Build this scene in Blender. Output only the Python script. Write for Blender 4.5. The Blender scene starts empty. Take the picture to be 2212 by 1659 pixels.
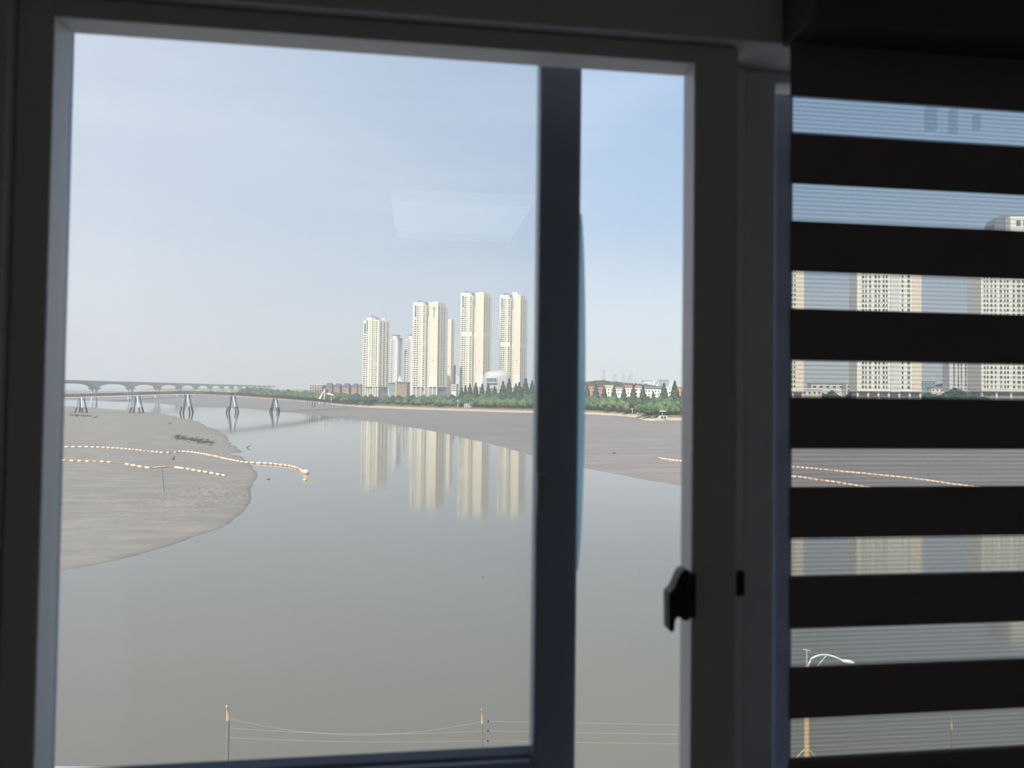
import bpy, math, random
import numpy as np
from mathutils import Vector, Matrix, noise as mnoise

random.seed(7)
rng = np.random.default_rng(7)
scene = bpy.context.scene
col = scene.collection

# ------------------------------------------------------------------ camera
FPX, CX, CY, H = 1533.0, 1106.0, 806.0, 20.0
YAW, PITCH, ROLL = math.radians(7.2), 0.0237, 0.0125
FW = np.array([math.sin(YAW)*math.cos(PITCH), math.cos(YAW)*math.cos(PITCH), math.sin(PITCH)])
_R0 = np.array([math.cos(YAW), -math.sin(YAW), 0.0])
_U0 = np.cross(_R0, FW)
RT = _R0*math.cos(ROLL) + _U0*math.sin(ROLL)
UP = _U0*math.cos(ROLL) - _R0*math.sin(ROLL)
CAM = np.array([0.0, 0.0, H])
cam_data = bpy.data.cameras.new('camera')
cam = bpy.data.objects.new('camera', cam_data)
col.objects.link(cam)
cam.matrix_world = Matrix(((RT[0], UP[0], -FW[0], 0), (RT[1], UP[1], -FW[1], 0), (RT[2], UP[2], -FW[2], H), (0, 0, 0, 1)))
cam_data.sensor_fit = 'HORIZONTAL'
cam_data.sensor_width = 36.0
cam_data.lens = FPX/2212*36.0
cam_data.shift_y = (CY-829.5)/2212
cam_data.clip_start = 0.05
cam_data.clip_end = 30000
cam_data.dof.use_dof = True
cam_data.dof.focus_distance = 600
cam_data.dof.aperture_fstop = 4.3
scene.camera = cam

# ------------------------------------------------------------------ view, world, sun
vs = scene.view_settings
vs.view_transform = 'Standard'
vs.look = 'None'
vs.gamma = 1.0
vs.use_curve_mapping = False
vs.exposure = 0.40
scene.cycles.transparent_max_bounces = 24
scene.cycles.volume_bounces = 1
scene.cycles.max_bounces = 9
scene.cycles.adaptive_threshold = 0.015

SUN_TO = Vector((-0.32, -0.84, 1.05)).normalized()
world = bpy.data.worlds.new('sky')
scene.world = world
world.use_nodes = True
wn, wl = world.node_tree.nodes, world.node_tree.links
wn.clear()
w_out = wn.new('ShaderNodeOutputWorld')
w_bg = wn.new('ShaderNodeBackground')
w_tc = wn.new('ShaderNodeTexCoord')
w_sep = wn.new('ShaderNodeSeparateXYZ')
w_ramp = wn.new('ShaderNodeValToRGB')
wl.new(w_tc.outputs['Generated'], w_sep.inputs[0])
wl.new(w_sep.outputs['Z'], w_ramp.inputs[0])
els = w_ramp.color_ramp.elements
els[0].position = 0.0; els[0].color = (0.58, 0.67, 0.80, 1)
els[1].position = 1.0; els[1].color = (0.20, 0.38, 0.74, 1)
e = els.new(0.22); e.color = (0.235, 0.42, 0.665, 1)
e = els.new(0.50); e.color = (0.13, 0.30, 0.57, 1)
w_dot = wn.new('ShaderNodeVectorMath'); w_dot.operation = 'DOT_PRODUCT'
wl.new(w_tc.outputs['Generated'], w_dot.inputs[0])
w_dot.inputs[1].default_value = (-0.96, -0.15, 0.25)
w_mr = wn.new('ShaderNodeMapRange')
w_mr.inputs['From Min'].default_value = -0.52
w_mr.inputs['From Max'].default_value = 0.62
wl.new(w_dot.outputs['Value'], w_mr.inputs['Value'])
w_mix = wn.new('ShaderNodeMix'); w_mix.data_type = 'RGBA'
wl.new(w_mr.outputs[0], w_mix.inputs['Factor'])
wl.new(w_ramp.outputs[0], w_mix.inputs['A'])
w_mix.inputs['B'].default_value = (0.69, 0.73, 0.85, 1)
# thin high cirrus
w_map = wn.new('ShaderNodeMapping'); w_map.inputs['Scale'].default_value = (1.2, 1.2, 5.0)
w_map.inputs['Rotation'].default_value = (0.0, 0.35, 0.0)
w_noi = wn.new('ShaderNodeTexNoise'); w_noi.inputs['Scale'].default_value = 1.6; w_noi.inputs['Detail'].default_value = 3
wl.new(w_tc.outputs['Generated'], w_map.inputs[0]); wl.new(w_map.outputs[0], w_noi.inputs['Vector'])
w_mr2 = wn.new('ShaderNodeMapRange')
w_mr2.inputs['From Min'].default_value = 0.42; w_mr2.inputs['From Max'].default_value = 0.75
w_mr2.inputs['To Max'].default_value = 0.35
wl.new(w_noi.outputs[0], w_mr2.inputs['Value'])
w_mix2 = wn.new('ShaderNodeMix'); w_mix2.data_type = 'RGBA'
wl.new(w_mr2.outputs[0], w_mix2.inputs['Factor'])
wl.new(w_mix.outputs['Result'], w_mix2.inputs['A'])
w_mix2.inputs['B'].default_value = (0.80, 0.83, 0.90, 1)
wl.new(w_mix2.outputs['Result'], w_bg.inputs['Color'])
w_bg.inputs['Strength'].default_value = 1.0
wl.new(w_bg.outputs[0], w_out.inputs['Surface'])

sun_data = bpy.data.lights.new('sun_offscreen', 'SUN')
sun_data.energy = 4.8
sun_data.color = (1.0, 0.93, 0.80)
sun_data.angle = math.radians(1.5)
sun = bpy.data.objects.new('sun_offscreen', sun_data)
col.objects.link(sun)
sun.rotation_euler = SUN_TO.to_track_quat('Z', 'Y').to_euler()
sun.location = (0, -20, 80)

# ------------------------------------------------------------------ coordinates
def ray(x, y):
    return FW + RT*(x-CX)/FPX - UP*(y-CY)/FPX
def pt(x, y, d):                      # a point d metres along the view axis
    return CAM + ray(x, y)*d
def aty(x, y, Y):                     # a point on the plane y = Y (the window planes)
    v = ray(x, y)
    return CAM + v*(Y/v[1])
def hor(x):                           # height of the horizon
    a = ray(x, 0)[2]; b = ray(x, 1000)[2]
    return 1000*a/(a-b)
def gnd(x, y, z=0.0):
    v = ray(x, y)
    return CAM + v*((z-H)/v[2])
def col_pt(x, d, z):                  # pixel column, view depth, world height
    y = hor(x) + (H-z)*FPX/d
    p = pt(x, y, d); p[2] = z
    return p

# ------------------------------------------------------------------ materials
def mat(name, c, rough=0.7, var=0.0, scale=5.0, bump=0.0, metal=0.0, spec=0.5, c2=None, stretch=None, detail=4, bump_dist=0.02):
    m = bpy.data.materials.new(name); m.use_nodes = True
    n, l = m.node_tree.nodes, m.node_tree.links
    b = n['Principled BSDF']
    b.inputs['Roughness'].default_value = rough
    b.inputs['Metallic'].default_value = metal
    b.inputs['Specular IOR Level'].default_value = spec
    b.inputs['Base Color'].default_value = (*c, 1)
    if var or bump or c2:
        tc = n.new('ShaderNodeTexCoord'); no = n.new('ShaderNodeTexNoise')
        no.inputs['Scale'].default_value = scale; no.inputs['Detail'].default_value = detail
        src = tc.outputs['Object']
        if stretch:
            mp = n.new('ShaderNodeMapping'); mp.inputs['Scale'].default_value = stretch
            l.new(src, mp.inputs[0]); src = mp.outputs[0]
        l.new(src, no.inputs['Vector'])
        if var or c2:
            mx = n.new('ShaderNodeMix'); mx.data_type = 'RGBA'
            l.new(no.outputs[0], mx.inputs['Factor'])
            a = c2 if c2 else tuple(max(0, k*(1-var)) for k in c)
            bb = c if c2 else tuple(min(1, k*(1+var)) for k in c)
            mx.inputs['A'].default_value = (*a, 1); mx.inputs['B'].default_value = (*bb, 1)
            l.new(mx.outputs['Result'], b.inputs['Base Color'])
        if bump:
            bp = n.new('ShaderNodeBump'); bp.inputs['Strength'].default_value = bump
            bp.inputs['Distance'].default_value = bump_dist
            l.new(no.outputs[0], bp.inputs['Height']); l.new(bp.outputs[0], b.inputs['Normal'])
    return m

def glass_mat(name, refl, dust, tint=(1, 1, 1)):
    m = bpy.data.materials.new(name); m.use_nodes = True
    n, l = m.node_tree.nodes, m.node_tree.links
    n.clear()
    o = n.new('ShaderNodeOutputMaterial')
    tr = n.new('ShaderNodeBsdfTransparent'); tr.inputs[0].default_value = (*tint, 1)
    gl = n.new('ShaderNodeBsdfGlossy'); gl.inputs['Roughness'].default_value = 0.0
    m1 = n.new('ShaderNodeMixShader'); m1.inputs[0].default_value = refl
    l.new(tr.outputs[0], m1.inputs[1]); l.new(gl.outputs[0], m1.inputs[2])
    last = m1
    if dust:
        tl = n.new('ShaderNodeBsdfTranslucent'); tl.inputs[0].default_value = (0.85, 0.85, 0.85, 1)
        tc = n.new('ShaderNodeTexCoord'); no = n.new('ShaderNodeTexNoise'); no.inputs['Scale'].default_value = 3.0
        l.new(tc.outputs['Object'], no.inputs['Vector'])
        mr = n.new('ShaderNodeMapRange'); mr.inputs['To Min'].default_value = dust*0.5; mr.inputs['To Max'].default_value = dust*1.5
        l.new(no.outputs[0], mr.inputs['Value'])
        m2 = n.new('ShaderNodeMixShader'); l.new(mr.outputs[0], m2.inputs[0])
        l.new(m1.outputs[0], m2.inputs[1]); l.new(tl.outputs[0], m2.inputs[2])
        last = m2
    l.new(last.outputs[0], o.inputs['Surface'])
    return m

M = {}
M['wall'] = mat('wall_paint', (0.86, 0.85, 0.83), 0.9, 0.03, 3, 0.1)
M['ceil'] = mat('ceiling_paint', (0.84, 0.84, 0.83), 0.9, 0.03, 3)
M['floor'] = mat('wood_floor', (0.58, 0.48, 0.37), 0.5, 0.15, 4, 0.1, stretch=(1, 12, 1))
M['pvc'] = mat('grey_window_profile', (0.68, 0.68, 0.69), 0.42, 0.04, 20, 0.02)
M['navy'] = mat('dark_blue_window_profile', (0.22, 0.26, 0.34), 0.35, 0.06, 20, 0.02)
M['seal'] = glass_mat('grey_green_seal', 0.0, 0.62, (0.5, 0.6, 0.62))
for _n in M['seal'].node_tree.nodes:
    if _n.type == 'BSDF_TRANSLUCENT': _n.inputs[0].default_value = (0.75, 0.95, 1.0, 1)
M['black'] = mat('black_plastic', (0.012, 0.012, 0.013), 0.45, 0.1, 40)
M['latch_plate'] = mat('olive_latch_plate', (0.20, 0.21, 0.18), 0.4, 0.1, 40)
M['band'] = mat('black_blind_fabric', (0.24, 0.215, 0.225), 0.95, 0.12, 400, 0.2, spec=0.1)
M['cassette'] = mat('dark_blind_cassette', (0.10, 0.10, 0.09), 0.5, 0.06, 20)
M['glass_in'] = glass_mat('clear_glass', 0.04, 0.0, (0.985, 0.995, 0.99))
M['glass_out'] = glass_mat('dusty_glass', 0.05, 0.035, (0.98, 0.985, 0.985))

def sheer_mat():
    m = bpy.data.materials.new('sheer_blind_mesh'); m.use_nodes = True
    n, l = m.node_tree.nodes, m.node_tree.links
    n.clear()
    o = n.new('ShaderNodeOutputMaterial')
    tr = n.new('ShaderNodeBsdfTransparent')
    df = n.new('ShaderNodeBsdfDiffuse'); df.inputs[0].default_value = (0.16, 0.155, 0.17, 1)
    tl = n.new('ShaderNodeBsdfTranslucent'); tl.inputs[0].default_value = (0.30, 0.30, 0.33, 1)
    ad = n.new('ShaderNodeMixShader'); ad.inputs[0].default_value = 0.5
    l.new(df.outputs[0], ad.inputs[1]); l.new(tl.outputs[0], ad.inputs[2])
    tc = n.new('ShaderNodeTexCoord')
    mp = n.new('ShaderNodeMapping')
    l.new(tc.outputs['Object'], mp.inputs[0])
    wv = n.new('ShaderNodeTexWave'); wv.wave_type = 'BANDS'; wv.bands_direction = 'Z'
    wv.inputs['Scale'].default_value = 2*math.pi/20/0.0060   # moire of the two layers drawn in as opacity bands
    wv.inputs['Distortion'].default_value = 0.0
    l.new(mp.outputs[0], wv.inputs['Vector'])
    mr = n.new('ShaderNodeMapRange'); mr.inputs['From Min'].default_value = 0.45; mr.inputs['From Max'].default_value = 1.0
    mr.inputs['To Min'].default_value = 0.03; mr.inputs['To Max'].default_value = 0.62
    l.new(wv.outputs['Fac'], mr.inputs['Value'])
    mx = n.new('ShaderNodeMixShader'); l.new(mr.outputs[0], mx.inputs[0])
    l.new(tr.outputs[0], mx.inputs[1]); l.new(ad.outputs[0], mx.inputs[2])
    l.new(mx.outputs[0], o.inputs['Surface'])
    return m
M['sheer'] = sheer_mat()
def sheer_plain():
    m = glass_mat('sheer_blind_mesh_back', 0.0, 0.0)
    n, l = m.node_tree.nodes, m.node_tree.links
    for x in n:
        if x.type == 'BSDF_GLOSSY':
            d = n.new('ShaderNodeBsdfTranslucent'); d.inputs[0].default_value = (0.3, 0.3, 0.33, 1)
            mix = [k for k in n if k.type == 'MIX_SHADER'][0]
            l.new(d.outputs[0], mix.inputs[2]); mix.inputs[0].default_value = 0.05
    return m
M['sheer_back'] = sheer_plain()

def emis(name, c, s):
    m = bpy.data.materials.new(name); m.use_nodes = True
    n, l = m.node_tree.nodes, m.node_tree.links
    n.clear(); o = n.new('ShaderNodeOutputMaterial'); e_ = n.new('ShaderNodeEmission')
    e_.inputs[0].default_value = (*c, 1); e_.inputs[1].default_value = s
    l.new(e_.outputs[0], o.inputs[0]); return m

# ------------------------------------------------------------------ mesh helpers
class MB:
    def __init__(self): self.v = []; self.f = []; self.m = []
    def quad_box(self, pts, mi=0):           # 8 points: bottom ring 0-3, top ring 4-7
        k = len(self.v); self.v += [tuple(map(float, p)) for p in pts]
        for q in ((3, 2, 1, 0), (4, 5, 6, 7), (0, 1, 5, 4), (1, 2, 6, 5), (2, 3, 7, 6), (3, 0, 4, 7)):
            self.f.append(tuple(k+i for i in q)); self.m.append(mi)
        return self
    def box(self, x0, x1, y0, y1, z0, z1, mi=0):
        return self.quad_box([(x0, y0, z0), (x1, y0, z0), (x1, y1, z0), (x0, y1, z0), (x0, y0, z1), (x1, y0, z1), (x1, y1, z1), (x0, y1, z1)], mi)
    def prism(self, poly, d0, d1, axis='y', mi=0):   # polygon in the other two axes, extruded
        k = len(self.v); n = len(poly)
        def P(a, b, c): return {'y': (a, c, b), 'x': (c, a, b), 'z': (a, b, c)}[axis]
        self.v += [P(a, b, d0) for a, b in poly] + [P(a, b, d1) for a, b in poly]
        self.f.append(tuple(k+i for i in range(n))); self.m.append(mi)
        self.f.append(tuple(k+n+i for i in reversed(range(n)))); self.m.append(mi)
        for i in range(n):
            j = (i+1) % n
            self.f.append((k+j, k+i, k+n+i, k+n+j)); self.m.append(mi)
        return self
    def tube(self, pts, r, seg=8, mi=0, caps=True):
        pts = [Vector(p) for p in pts]; rr = r if isinstance(r, (list, tuple)) else [r]*len(pts)
        k = len(self.v)
        for i, p in enumerate(pts):
            t = (pts[min(i+1, len(pts)-1)]-pts[max(i-1, 0)]).normalized()
            a = t.cross(Vector((0, 0, 1)) if abs(t.z) < 0.9 else Vector((0, 1, 0))).normalized(); b = t.cross(a)
            for s in range(seg):
                an = 2*math.pi*s/seg
                self.v.append(tuple(p + a*math.cos(an)*rr[i] + b*math.sin(an)*rr[i]))
        for i in range(len(pts)-1):
            for s in range(seg):
                t = (s+1) % seg
                self.f.append((k+i*seg+s, k+i*seg+t, k+(i+1)*seg+t, k+(i+1)*seg+s)); self.m.append(mi)
        if caps:
            self.f.append(tuple(k+s for s in reversed(range(seg)))); self.m.append(mi)
            e0 = k+(len(pts)-1)*seg
            self.f.append(tuple(e0+s for s in range(seg))); self.m.append(mi)
        return self
    def sweep(self, path, sect, mi=0):       # sect: (side offset, height) ring, swept along a path in plan
        path = [Vector(p) for p in path]; k = len(self.v); n = len(sect)
        for i, p in enumerate(path):
            t = (path[min(i+1, len(path)-1)]-path[max(i-1, 0)]); t.z = 0; t.normalize()
            s = Vector((t.y, -t.x, 0))
            for a, h in sect: self.v.append(tuple(p + s*a + Vector((0, 0, h))))
        for i in range(len(path)-1):
            for j in range(n):
                q = (j+1) % n
                self.f.append((k+i*n+j, k+i*n+q, k+(i+1)*n+q, k+(i+1)*n+j)); self.m.append(mi)
        self.f.append(tuple(k+j for j in range(n))); self.m.append(mi)
        self.f.append(tuple(k+(len(path)-1)*n+j for j in reversed(range(n)))); self.m.append(mi)
        return self
    def blob(self, c, rx, ry, rz, seg=8, rings=5, jit=0.0, mi=0):
        k = len(self.v)
        self.v.append((c[0], c[1], c[2]+rz))
        for i in range(1, rings):
            ph = math.pi*i/rings
            for s in range(seg):
                an = 2*math.pi*s/seg; j = 1+random.uniform(-jit, jit)
                self.v.append((c[0]+rx*math.sin(ph)*math.cos(an)*j, c[1]+ry*math.sin(ph)*math.sin(an)*j, c[2]+rz*math.cos(ph)*j))
        self.v.append((c[0], c[1], c[2]-rz)); e0 = len(self.v)-1
        for s in range(seg):
            t = (s+1) % seg
            self.f.append((k, k+1+s, k+1+t)); self.m.append(mi)
            for i in range(rings-2):
                a = k+1+i*seg
                self.f.append((a+s, a+seg+s, a+seg+t, a+t)); self.m.append(mi)
            a = k+1+(rings-2)*seg
            self.f.append((a+s, e0, a+t)); self.m.append(mi)
        return self
    def mesh(self, name, mats, smooth=False):
        me = bpy.data.meshes.new(name); me.from_pydata(self.v, [], self.f)
        for q in (mats if isinstance(mats, (list, tuple)) else [mats]): me.materials.append(q)
        if any(self.m): me.polygons.foreach_set('material_index', self.m)
        if smooth: me.polygons.foreach_set('use_smooth', [True]*len(me.polygons))
        me.update(); return me
    def build(self, name, mats, parent=None, smooth=False):
        return link(name, self.mesh(name, mats, smooth), parent)

def link(name, me, parent=None):
    o = bpy.data.objects.new(name, me); col.objects.link(o)
    if parent is not None: o.parent = parent
    return o
def tag(o, label, cat, group=None, kind=None):
    o['label'] = label; o['category'] = cat
    if group: o['group'] = group
    if kind: o['kind'] = kind
    return o
def struct(o, label=None):
    o['kind'] = 'structure'
    if label: o['label'] = label
    return o
def empty(name, loc=(0, 0, 0), rz=0.0):
    o = bpy.data.objects.new(name, None); col.objects.link(o)
    o.location = loc; o.rotation_euler = (0, 0, rz); o.empty_display_size = 0.1
    return o
def copy_tree(o, parent=None):
    c = o.copy(); col.objects.link(c); c.parent = parent
    for ch in [k for k in o.children]: copy_tree(ch, c)
    return c
def bevel(o, w=0.003, seg=2):
    b = o.modifiers.new('bevel', 'BEVEL'); b.width = w; b.segments = seg; b.limit_method = 'ANGLE'
    return o

# ================================================================== THE ROOM
Zc = H
XL, XR = -0.66, 1.75                 # window opening
ZB, ZT = Zc-0.80, Zc+0.60
RX0, RX1, RY0 = -1.7, 2.3, -3.1
WY0, WY1 = 0.965, 1.24
FL, CE = Zc-1.45, Zc+1.05
mb = MB()
BX0, BX1, BZ0, BZ1 = -7.0, 9.0, 8.6, 31.0
mb.box(BX0, XL, WY0, WY1, BZ0, BZ1); mb.box(XR, BX1, WY0, WY1, BZ0, BZ1)
mb.box(XL, XR, WY0, WY1, BZ0, ZB); mb.box(XL, XR, WY0, WY1, ZT, BZ1)
struct(mb.build('wall_front', M['wall']), 'painted wall around the window opening')
struct(MB().box(RX0-0.1, RX0, RY0, WY0, FL, CE).build('wall_left', M['wall']), 'painted side wall of the room')
struct(MB().box(RX1, RX1+0.1, RY0, WY0, FL, CE).build('wall_right', M['wall']), 'painted side wall of the room')
struct(MB().box(RX0-0.1, RX1+0.1, RY0-0.1, RY0, FL, CE).build('wall_back', M['wall']), 'painted wall facing the window')
struct(MB().box(RX0-0.1, RX1+0.1, RY0-0.1, WY0, FL-0.12, FL).build('floor', M['floor']), 'dark wooden floor of the room')
struct(MB().box(RX0-0.1, RX1+0.1, RY0-0.1, WY0, CE, CE+0.12).build('ceiling', M['ceil']), 'pale flat ceiling of the room')

lamp = empty('ceiling_lamp_offscreen', (0.20, -2.12, CE))
MB().box(-0.40, 0.40, -0.49, 0.49, -0.035, 0.002).build('lamp_body', M['pvc'], lamp)
MB().box(-0.38, 0.38, -0.47, 0.47, -0.042, -0.034).build('diffuser_offscreen', emis('dim_diffuser', (1.0, 0.98, 0.95), 0.36), lamp)
tag(lamp, 'flat rectangular white ceiling lamp, seen mirrored in the glass', 'lamp')

# ------------------------------------------------------------------ the sliding window
win = empty('window_1', (0, 0, Zc)); struct(win, 'grey sliding window with dark blue outer sashes')
def part(name, m, parent, *boxes, bev=0.003):
    mb = MB()
    for b in boxes: mb.box(*b)
    o = mb.build(name, m, parent)
    if bev: bevel(o, bev)
    return o
XJ = -0.514
FY = 0.955                           # inner sash face
part('frame_jamb', M['pvc'], win, (XL-0.02, XJ, 0.940, 1.02, -0.80, 0.62), (XL-0.02, XL+0.03, 1.02, 1.20, -0.80, 0.62))
part('frame_jamb', M['pvc'], win, (1.66, XR+0.02, 0.940, 1.20, -0.80, 0.62))
part('frame_head', M['pvc'], win, (XJ, 1.66, 0.938, 1.02, 0.4945, 0.62), (0.4495, 1.66, 1.02, 1.075, 0.490, 0.60), (XJ-0.1, 1.66, 1.075, 1.20, 0.585, 0.62))
part('frame_sill', M['pvc'], win, (XJ, 1.66, 0.900, 1.22, -0.80, -0.745))
# inner sash: two stiles and two rails around the pane, rebate stepped towards the glass
gx0, gx1, gz0, gz1 = -0.4695, 0.3765, -0.700, 0.4665
FY = 0.956
sash = part('sash', M['pvc'], win,
            (XJ+0.001, gx0, FY, 1.000, -0.744, 0.4935), (gx1, 0.4425, FY, 1.000, -0.744, 0.4935),
            (gx0, gx1, FY, 1.000, gz1, 0.4935), (gx0, gx1, FY, 1.000, -0.744, gz0), bev=0.002)
part('glass_pane', M['glass_in'], sash, (gx0-0.006, gx1+0.006, 0.990, 0.994, gz0-0.006, gz1+0.006), bev=0)
# right-hand sash on the second track
s2 = part('sash', M['pvc'], win,
          (0.452, 0.531, 1.018, 1.058, -0.744, 0.493), (1.59, 1.655, 1.018, 1.058, -0.744, 0.493),
          (0.531, 1.59, 1.018, 1.058, 0.4755, 0.493), (0.531, 1.59, 1.018, 1.058, -0.744, -0.70))
part('interlock_strip', M['pvc'], s2, (0.4505, 0.4735, 1.0035, 1.019, -0.744, 0.488), bev=0.002)
part('glass_pane', M['glass_in'], s2, (0.527, 1.595, 1.036, 1.040, -0.705, 0.48), bev=0)
# outer dark-blue sashes
OY0, OY1 = 1.085, 1.125
s3 = part('outer_sash', M['navy'], win,
          (0.1765, 0.243, OY0, OY1, -0.70, 0.58), (XL+0.03, -0.522, OY0, OY1, -0.70, 0.58),
          (-0.522, 0.1765, OY0, OY1, 0.535, 0.58), (-0.522, 0.1765, OY0, OY1, -0.70, -0.566), bev=0.005)
mb = MB(); mb.prism([(1.094, -0.566), (1.094, -0.560), (1.104, -0.552), (1.104, -0.566)], -0.522, 0.1765, 'x')
mb.build('glazing_bead', M['navy'], s3)
part('glass_pane', M['glass_out'], s3, (-0.525, 0.18, 1.104, 1.108, -0.57, 0.54), bev=0)
_dz = aty(1000, 1625, 1.165)[2]-Zc
MB().prism([(1.12, -0.64), (1.165, -0.66), (1.165, _dz), (1.12, _dz+0.004)], -0.522, 0.1765, 'x').build('drip_ledge', M['navy'], s3)
part('latch_plate', M['latch_plate'], s3, (0.1775, 0.1905, 1.078, 1.086, -0.182, -0.128), bev=0.002)
zz = np.linspace(0.28, -0.28, 25)    # soft seal bowing out from the stile
poly = [(0.240, zz[0])] + [(0.2425+0.0125*math.sin(math.pi*(i+0.5)/25)**0.45, z) for i, z in enumerate(zz)] + [(0.240, zz[-1])]
MB().prism(poly, 1.094, 1.100, 'y').build('weather_seal', M['seal'], s3)
s4 = part('outer_sash', M['navy'], win,
          (0.588, 0.622, 1.130, 1.165, -0.74, 0.58), (1.60, 1.66, 1.130, 1.165, -0.74, 0.58),
          (0.622, 1.60, 1.130, 1.165, 0.545, 0.58), (0.622, 1.60, 1.130, 1.165, -0.74, -0.70), bev=0.005)
part('glass_pane', M['glass_in'], s4, (0.618, 1.605, 1.145, 1.149, -0.705, 0.55), bev=0)
# black crescent latch on the right stile
def wz(px, py, Y): p = aty(px, py, Y); return (p[0], p[2]-Zc)
lp = [(1484, 1228), (1474, 1226), (1466, 1231), (1461, 1243), (1457, 1252), (1452, 1264), (1447, 1271), (1441, 1276), (1439, 1282),
      (1440, 1355), (1443, 1361), (1450, 1361), (1453, 1354), (1454, 1336), (1459, 1329), (1465, 1331), (1472, 1337), (1484, 1337)]
latch = MB().prism([wz(a, b, 0.935) for a, b in lp], 0.925, 0.948, 'y').build('latch_lever', M['black'], sash)
bevel(latch, 0.002)
part('latch_base', M['black'], sash, (0.364, 0.3775, 0.940, 0.960, wz(1480, 1332, 0.95)[1], wz(1480, 1236, 0.95)[1]), bev=0.002)
part('latch_keeper', M['black'], sash, (0.440, 0.4745, 0.996, 1.0045, -0.298, -0.262), bev=0.002)
# faint tinted marks on the right-hand outer glass
stk = empty('window_marks', (0, 0, Zc))
for i, (a, b, c, d_) in enumerate(((1996, 232, 2024, 282), (2048, 236, 2068, 290), (2100, 246, 2118, 282))):
    q0, q1 = wz(a, d_, 1.150), wz(c, b, 1.150)
    o = MB().prism([(q0[0], q0[1]), (q1[0]-0.004, q0[1]), (q1[0], q0[1]+0.006), (q1[0], q1[1]), (q0[0]+0.004, q1[1]), (q0[0], q1[1]-0.006)], 1.1488, 1.1500, 'y')
    o.build('mark', glass_mat('faint_grey_tint', 0.0, 0.0, (0.86, 0.88, 0.88)), stk)
tag(stk, 'faint grey upright marks on the glass behind the striped blind', 'sticker')

# ------------------------------------------------------------------ zebra blind
BY = 0.920; K = BY/0.94
bl = empty('zebra_blind', (0, 0, Zc))
bx0, bx1 = 0.5115*K, 1.62
tag(bl, 'black and sheer striped roller blind drawn over one window sash', 'blind')
c_ = MB(); c_.prism([(0.850, 0.502), (0.862, 0.488), (0.936, 0.488), (0.936, 0.585), (0.862, 0.585), (0.850, 0.572)], bx0-0.004, bx1+0.02, 'x')
bevel(c_.build('cassette', M['cassette'], bl), 0.003)
MB().tube([(bx0, 0.905, 0.535), (bx1, 0.905, 0.535)], 0.03, 16).build('roller', M['band'], bl)
PER = 0.1249*K
fz = [0.4215*K - PER*i for i in range(10)]           # top of each sheer strip of the front layer
prev = 0.489
for i, t in enumerate(fz):
    sh = (0.0525-0.0004*i)*K+max(0.0, -(0.369-0.1249*i))*0.012
    MB().box(bx0, bx1, BY-0.0006, BY+0.0006, t, prev).build('opaque_strip', M['band'], bl)
    o = MB().box(bx0+0.0008, bx1, BY-0.0002, BY+0.0002, t-sh, t); ob = o.build('sheer_strip', M['sheer'], bl)
    prev = t-sh
BY2 = BY+0.0145
prev2 = 0.489; K2 = BY2/0.94
for i in range(10):
    t = fz[i]+0.009; b = (0.3690-0.1249*i)*K2+0.0004
    MB().box(bx0*BY2/BY+0.0015, bx1, BY2-0.0006, BY2+0.0006, t, prev2).build('back_opaque_strip', M['band'], bl)
    MB().box(bx0*BY2/BY+0.002, bx1, BY2-0.0002, BY2+0.0002, b, t).build('back_sheer_strip', M['sheer_back'], bl)
    prev2 = b
MB().box(bx0, bx1, BY-0.004, BY2+0.004, prev-0.03, prev).build('bottom_rail', M['cassette'], bl)

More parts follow.
